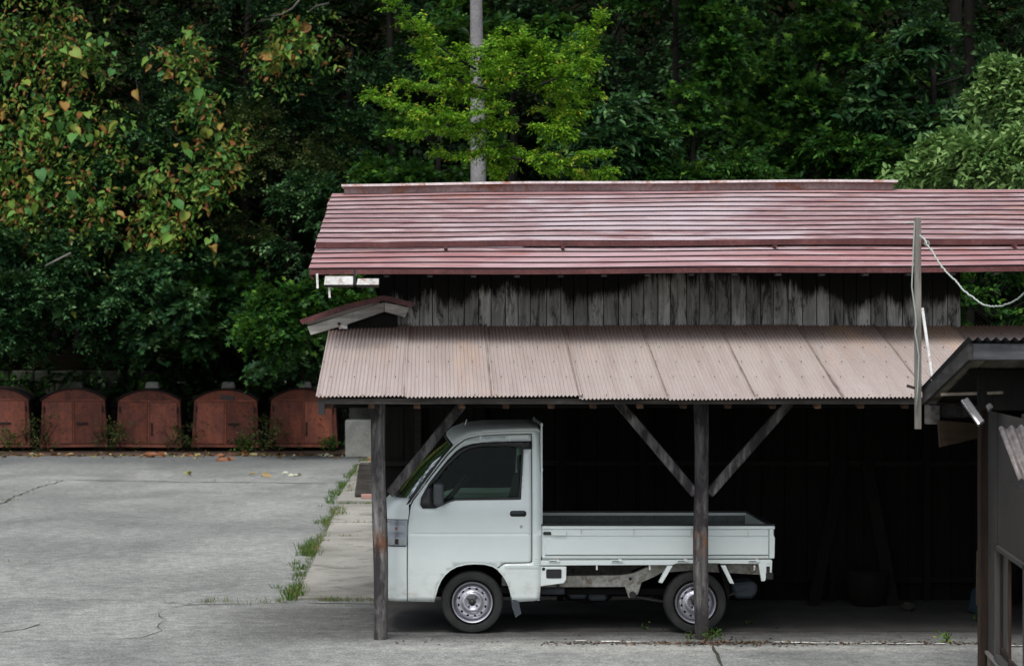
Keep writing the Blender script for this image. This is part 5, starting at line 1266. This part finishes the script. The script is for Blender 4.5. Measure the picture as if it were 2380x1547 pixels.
vm = [vleaf(0), vleaf(0), vleaf(1), vleaf(1), vleaf(2)]
vbase = P(260, 800, 47.6); vine = thing('climbing_vine', (vbase.x, 47.6, 1.6), 'large heart-leaved vine turning orange and brown, hanging over the trees at the upper left', 'vine')
streams = [([(205, 0), (175, 60), (200, 110), (235, 70), (240, 120), (150, 160), (165, 150)], 22, 28), ([(40, 60), (20, 130), (60, 200), (60, 290), (20, 330), (60, 420)], 42, 34), ([(120, 200), (110, 260), (150, 290), (130, 340), (160, 300), (230, 290), (290, 300)], 42, 26),
           ([(90, 380), (60, 420), (100, 460), (30, 480), (170, 470), (200, 450)], 24, 24), ([(440, 70), (450, 85), (340, 130), (380, 160), (410, 165), (450, 200), (480, 230), (455, 250)], 30, 14), ([(475, 250), (490, 290), (520, 320), (500, 350), (545, 390), (560, 415)], 28, 14),
           ([(390, 300), (430, 345), (400, 400), (405, 455), (345, 375), (360, 440)], 20, 16), ([(340, 420), (330, 460), (430, 470), (440, 490), (500, 440), (505, 430)], 14, 14), ([(160, 460), (200, 465), (290, 500), (340, 525), (375, 560), (400, 510), (410, 530), (350, 560)], 26, 14),
           ([(490, 490), (488, 530), (492, 560), (490, 610), (500, 630)], 7, 5), ([(165, 680), (165, 730), (120, 700)], 5, 5), ([(175, 575), (290, 555), (300, 560)], 5, 5), ([(690, 40), (720, 90), (700, 140), (660, 100), (600, 110), (625, 130), (720, 150)], 30, 14), ([(310, 180), (330, 250), (270, 270), (330, 290)], 12, 14)]
vl = 0; smb = MB()
for pts, cnt, sp in streams:
    Yv = random.uniform(46.6, 47.0); q = [P(*p, Yv + .15) for p in pts]; 
    if len(pts) < 7: build('stem', MB().tube([v + Vector((random.uniform(-.05, .05), .1, random.uniform(-.05, .05))) for v in q], .012, 5), M['bark'], vine, smooth=True)
    for i in range(cnt):
        t = random.random() * (len(pts) - 1); k = int(t); f_ = t - k
        x = pts[k][0] + (pts[k + 1][0] - pts[k][0]) * f_ + random.gauss(0, sp * .7); y = pts[k][1] + (pts[k + 1][1] - pts[k][1]) * f_ + random.gauss(0, sp * .7)
        if vl >= 298: break
        o = link(bpy.data.objects.new('leaf', random.choice(vm))); o.parent = vine; p = P(x, y, Yv + random.uniform(-.35, .25)) - WL[vine]; o.location = p
        s_ = random.choice((.12, .14, .17, .21, .26)) * random.uniform(.85, 1.2); o.scale = (s_, s_, s_)
        # leaf normal towards the camera and up, tip hanging
        nrm = Vector((random.gauss(0, .8), -1, random.uniform(-.1, 1.7))).normalized(); tip = Vector((random.gauss(0, .7), 0, -1)); tip = (tip - nrm * tip.dot(nrm)).normalized(); sdv = nrm.cross(tip)
        o.rotation_euler = Matrix((tip, sdv, nrm)).transposed().to_euler(); vl += 1
lv = Leaves(); cc = [(60, 160, 60), (90, 260, 60), (40, 330, 60), (150, 300, 70), (80, 420, 60), (180, 440, 50), (30, 470, 40), (460, 240, 30), (520, 340, 30), (390, 430, 40), (330, 520, 50), (700, 90, 40), (640, 130, 30), (180, 110, 40), (30, 60, 50), (120, 40, 60), (220, 350, 50), (440, 120, 25), (500, 420, 25), (400, 530, 30), (230, 480, 45), (90, 520, 45)]
q = np.array([P(cx_ + random.gauss(0, sp_), cy_ + random.gauss(0, sp_), 47.0 + random.uniform(-.3, .5)) for cx_, cy_, sp_ in cc for _ in range(75)])
n = len(q); lv.sprays(q, np.stack([rng.normal(0, .8, n), rng.normal(-.4, .3, n), rng.normal(-.4, .4, n)], 1), .4, 5, .15, .3, .6, (.6, .3))
o = lv.build('small_leaves', M['lf_vine'], T4, vine, kind='stuff')

# ------------------------------------------------------------------ weeds, litter
def tuft(lv, x, y, n, h, spread, tint=(.5, .25), z=0.0):
    a = rng.uniform(0, 2 * math.pi, n); r = spread * np.sqrt(rng.random(n)); Pn = np.stack([x + r * np.cos(a), y + r * np.sin(a), np.full(n, z)], 1)
    D = np.stack([rng.normal(0, .55, n), rng.normal(0, .55, n), np.ones(n)], 1); N = rng.normal(0, 1, (n, 3))
    lv.P.append(Pn); lv.D.append(D); lv.N.append(N); lv.S.append(h * rng.uniform(.4, 1.2, n)); lv.T.append(np.clip(rng.normal(tint[0], tint[1], n), 0, 1))
TB = (np.array([(0, .05, 0), (0, -.05, 0), (.6, .035, .08), (.6, -.035, .08), (1, 0, .3)]), [(0, 1, 3), (0, 3, 2), (2, 3, 4)])
lv = Leaves()
for Y in np.arange(20.5, 44.5, .10):
    py = CY + CH * F / Y; xe = slab_edge(Y) - .04 if Y < 30 else (-1.42 - .04 * math.sin(Y))
    d = max(0, .35 + .65 * math.sin(Y * 1.3) + .3 * math.sin(Y * 3.1)); 
    n = int(9 + 24 * d * random.random() * 2); tuft(lv, xe + random.gauss(0, .03), Y, n, .05 + .07 * d * random.random(), .04 + .06 * d, (.62, .3))
for (a, b, ya, n_) in ((-1.35, -.5, 20.38, 26), (-2.3, -1.4, 20.3, 12), (-1.4, -.3, 32.35, 30), (-1.3, -.4, 26.85, 20), (-1.3, -.5, 29.0, 16)):
    for i in range(n_): tuft(lv, random.uniform(a, b), ya + random.uniform(-.06, .06), random.randint(3, 14), .06, .06, (.6, .3))
for Y, X, n_, h_ in ((25.4, -1.46, 600, .10), (23.6, -1.42, 260, .08), (22.3, -1.40, 220, .07), (36, -1.52, 400, .10), (33.6, -1.55, 420, .10), (38.5, -1.48, 420, .10), (41, -1.45, 350, .10), (29, -1.44, 260, .08)):
    for q_ in range(n_ // 22): tuft(lv, X - abs(random.gauss(0, .07)), Y + random.gauss(0, .55 if Y < 30 else 1.2), 14, h_ * random.uniform(.5, 1.2), .05, (.48, .25))
for px, py, n_ in ((25, 1162, 60), (45, 1308, 12), (60, 1143, 10), (515, 1401, 40), (610, 1400, 20), (430, 1402, 14), (120, 1120, 20), (480, 1119, 16), (620, 1121, 16)):
    x_, y_ = gp(px, py); tuft(lv, x_, y_, n_, .05, .22, (.8, .2))
for i in range(40): tuft(lv, random.uniform(.9, 4.6), 17.48 + random.uniform(-.06, .1), random.randint(2, 6), .035, .05, (.75, .25))
tag(lv.build('weeds', M['grass'], TB), kind='stuff')
# shrubs and weeds between the bins
wl_ = [('dry brown weed clump between the first and second bin', 90, 900 + 108, .45, Ol, 1.0), ('pale green weed at the foot of the leftmost bin', 22, 1025, .22, M['lf_mid'], .5), ('brown weed clump between the second and third bin', 258, 1020, .35, Ol, .8), ('green weed clump between the third and fourth bin', 425, 1018, .38, Ol, .9),
       ('tall brown weed between the fourth and last bin', 605, 1005, .42, Ol, 1.0), ('dry reddish weed stalks before the left edge of the middle bin', 275, 1015, .36, Ol, .6), ('dry weed stalks standing at the right side of the fourth bin', 640, 1010, .38, Ol, .8), ('fine green grass clump before the fourth bin', 565, 1040, .2, M['lf_mid'], .6), ('green grass clump at the foot of the last bin', 765, 1040, .2, M['lf_mid'], .6)]
for lab, px, py, r, mt, dn in wl_:
    c = P(px, py, 48.2); t = thing('weed_clump', (c.x, 48.2, 0), lab, 'weeds', 'weeds growing between the bins'); lv = Leaves(); n = int(70 * dn)
    o_ = np.stack([c.x + rng.normal(0, r * .55, n), 48.15 + rng.normal(0, .15, n), rng.uniform(.0, max(.15, c.z + r * .8), n)], 1)
    lv.sprays(o_, np.stack([rng.normal(0, .6, n), rng.normal(-.2, .4, n), rng.uniform(.3, 1.1, n)], 1), .22, 9, .055, .2, .5, (.55, .3)); lv.build('foliage', mt, T2, t)
    mb = MB(); [mb.tube([(c.x + random.gauss(0, r * .3), 48.2, 0), (c.x + random.gauss(0, r * .6), 48.15, c.z + r * .5)], .006, 4) for _ in range(7)]; build('stems', mb, M['bark'], t, kind='stuff')
# litter strip before the bins
lv = Leaves(); n = 260; x = rng.uniform(-12, -1.2, n); y = 46.2 + rng.exponential(.5, n) * rng.choice([-1, 1], n) * .8
TL = (T4[0] * np.array([1, 1.6, 2.0]), T4[1])
lv.P.append(np.stack([x, y, np.full(n, .01)], 1)); lv.D.append(np.stack([rng.normal(0, 1, n), rng.normal(0, 1, n), rng.normal(0, .15, n)], 1)); lv.N.append(np.stack([rng.normal(0, .3, n), rng.normal(0, .3, n), np.ones(n)], 1)); lv.S.append(rng.uniform(.06, .2, n)); lv.T.append(rng.random(n))
n = 110; x = rng.uniform(-1.4, -.3, n); y = rng.uniform(36, 45.5, n); lv.P.append(np.stack([x, y, np.full(n, .06)], 1)); lv.D.append(rng.normal(0, 1, (n, 3)) * [1, 1, .1]); lv.N.append(np.stack([rng.normal(0, .3, n), rng.normal(0, .3, n), np.ones(n)], 1)); lv.S.append(rng.uniform(.05, .13, n)); lv.T.append(rng.random(n))
tag(lv.build('leaf_litter', M['dryleaf'], TL), kind='stuff')
def fallen(px, py, size, tint, lab, n=4):
    size *= .62
    x_, y_ = gp(px, py); Pn = np.array([[x_ + random.gauss(0, size * .5), y_ + random.gauss(0, size * .4), .02 + .04 * (i % 2)] for i in range(n)]); D = rng.normal(0, 1, (n, 3)) * [1, .6, .3]; N = np.stack([rng.normal(0, .5, n), rng.normal(-.6, .3, n), np.ones(n)], 1)
    o = leafmesh('fallen_leaf', Pn, D, N, np.full(n, size), np.full(n, tint), M['dryleaf'], TL); tag(o, lab, 'leaf', 'large leaves fallen on the asphalt')
fallen(447, 1106, .20, .80, 'yellow-green crumpled leaf lying alone on the asphalt before the fourth bin'); fallen(603, 1107, .24, .66, 'beige curled leaf on the asphalt, left of the whitest leaf'); fallen(685, 1106, .2, 1.0, 'whitish curled leaf on the asphalt near the slab edge')
fallen(455, 1065, .16, .80, 'green-yellow leaf by the gutter before the gap of third and fourth bins'); fallen(358, 1062, .34, .3, 'orange brown leaf pile before the middle bin', 7); fallen(525, 1070, .3, .3, 'rusty orange leaves before the fourth bin', 6); fallen(775, 1062, .26, .95, 'pale green leaf before the last bin', 3)
# plants at the second post and in the shed mouth
def plant(px, py, h, n, size, mat, lab, name='weed', tmpl=T4):
    x_, y_ = gp(px, py); t = thing(name, (x_, y_, 0), lab, 'weed'); lv = Leaves()
    o_ = np.stack([x_ + rng.normal(0, h * .35, n), y_ + rng.normal(0, h * .25, n), rng.uniform(0, h * .6, n)], 1)
    lv.sprays(o_, np.stack([rng.normal(0, .6, n), rng.normal(-.2, .5, n), rng.uniform(.3, 1.1, n)], 1), h * .5, 7, size, .2, .7, (.6, .25)); lv.build('foliage', mat, tmpl, t)
    mb = MB(); [mb.tube([(x_, y_, 0), (x_ + random.gauss(0, h * .3), y_, h * .8)], .003, 4) for _ in range(4)]; build('stems', mb, M['bark'], t, kind='stuff')
plant(1655, 1487, .10, 20, .030, M['weedleaf'], 'small green weed at the foot of the braced post'); plant(1606, 1484, .06, 8, .026, M['weedleaf'], 'tiny weed left of the braced post foot')
plant(2200, 1491, .09, 7, .032, M['lf_bright'], 'small yellow-green seedling in front of the dark shed mouth'); plant(1500, 1462, .06, 6, .02, M['weedleaf'], 'sparse yellowish weed on the floor beside the rear tyre')
plant(2290, 1445, .13, 14, .04, M['lf_mid'], 'green weed in the dark beside the brown corner post')
plant(1745, 1450, .03, 3, .022, M['lf_bright'], 'tiny yellow seedling behind the rear wheel')
lv = Leaves(); n = 1500
x = np.concatenate([rng.uniform(.9, 5.0, 900), rng.normal(2.35, .35, 450), rng.uniform(-.4, 5, 150)]); y = np.concatenate([17.5 + rng.normal(0, .05, 900), 17.52 + rng.normal(0, .09, 450), rng.uniform(17.3, 18.6, 150)])
lv.P.append(np.stack([x, y, np.full(n, .006)], 1)); lv.D.append(rng.normal(0, 1, (n, 3)) * [1, 1, .12]); lv.N.append(np.stack([rng.normal(0, .4, n), rng.normal(0, .4, n), np.ones(n)], 1)); lv.S.append(rng.uniform(.012, .045, n)); lv.T.append(np.clip(rng.normal(.4, .3, n), 0, 1))
tag(lv.build('needle_litter', M['litter'], T2), kind='stuff')
mb = MB(); q = P(2015, 1345, 20.0); mb.lathe((q.x, 20.0, 0), [(.13, 0), (.19, .12), (.21, .30), (.20, .34), (.18, .33), (.17, .12), (.10, .03)], 20, 'z'); o = build('basket', mb, M['inner'], smooth=True); tag(o, 'dark round basket on the floor at the back of the shed', 'basket')
# stone and junk in the dark
mb = MB()
def stn(a, b):
    t, p_ = a * 2 * math.pi, (b - .5) * math.pi; r = .05 + .008 * math.sin(3 * t) + .006 * math.cos(5 * p_); return (P(2112, 1412, 19.6).x + r * 1.3 * math.cos(t) * math.cos(p_), 19.6 + r * math.sin(t) * math.cos(p_), .035 + r * .8 * math.sin(p_))
mb.grid(stn, 14, 8); o = build('stone', mb, M['crack'], smooth=True); tag(o, 'small dull stone lying on the dark shed floor at the right', 'stone')
for xa, xb, lab in ((3.55, 3.9, 'dark board leaning on the inner wall, left of the other leaning board'), (4.3, 4.12, 'dark board leaning on the inner wall near the building at the right')):
    mb = MB(); mb.span((xa, 20.0, 0), (xb, 20.36, 1.35), .11, .025); o = build('leaning_board', mb, M['inner']); tag(o, lab, 'board', 'boards leaning on the inner wall')
mb = MB(); mb.box((5.02, 19.4, .12), (.28, .25, .24), Matrix.Rotation(.3, 3, 'Z'), .8); o = build('tarp_bundle', mb, M['bluetarp'], bevel=.05, seg=3); tag(o, 'dark blue tarp bundle in the shadow by the brown corner post', 'tarp')
print('leaves', NL, 'vine', vl)
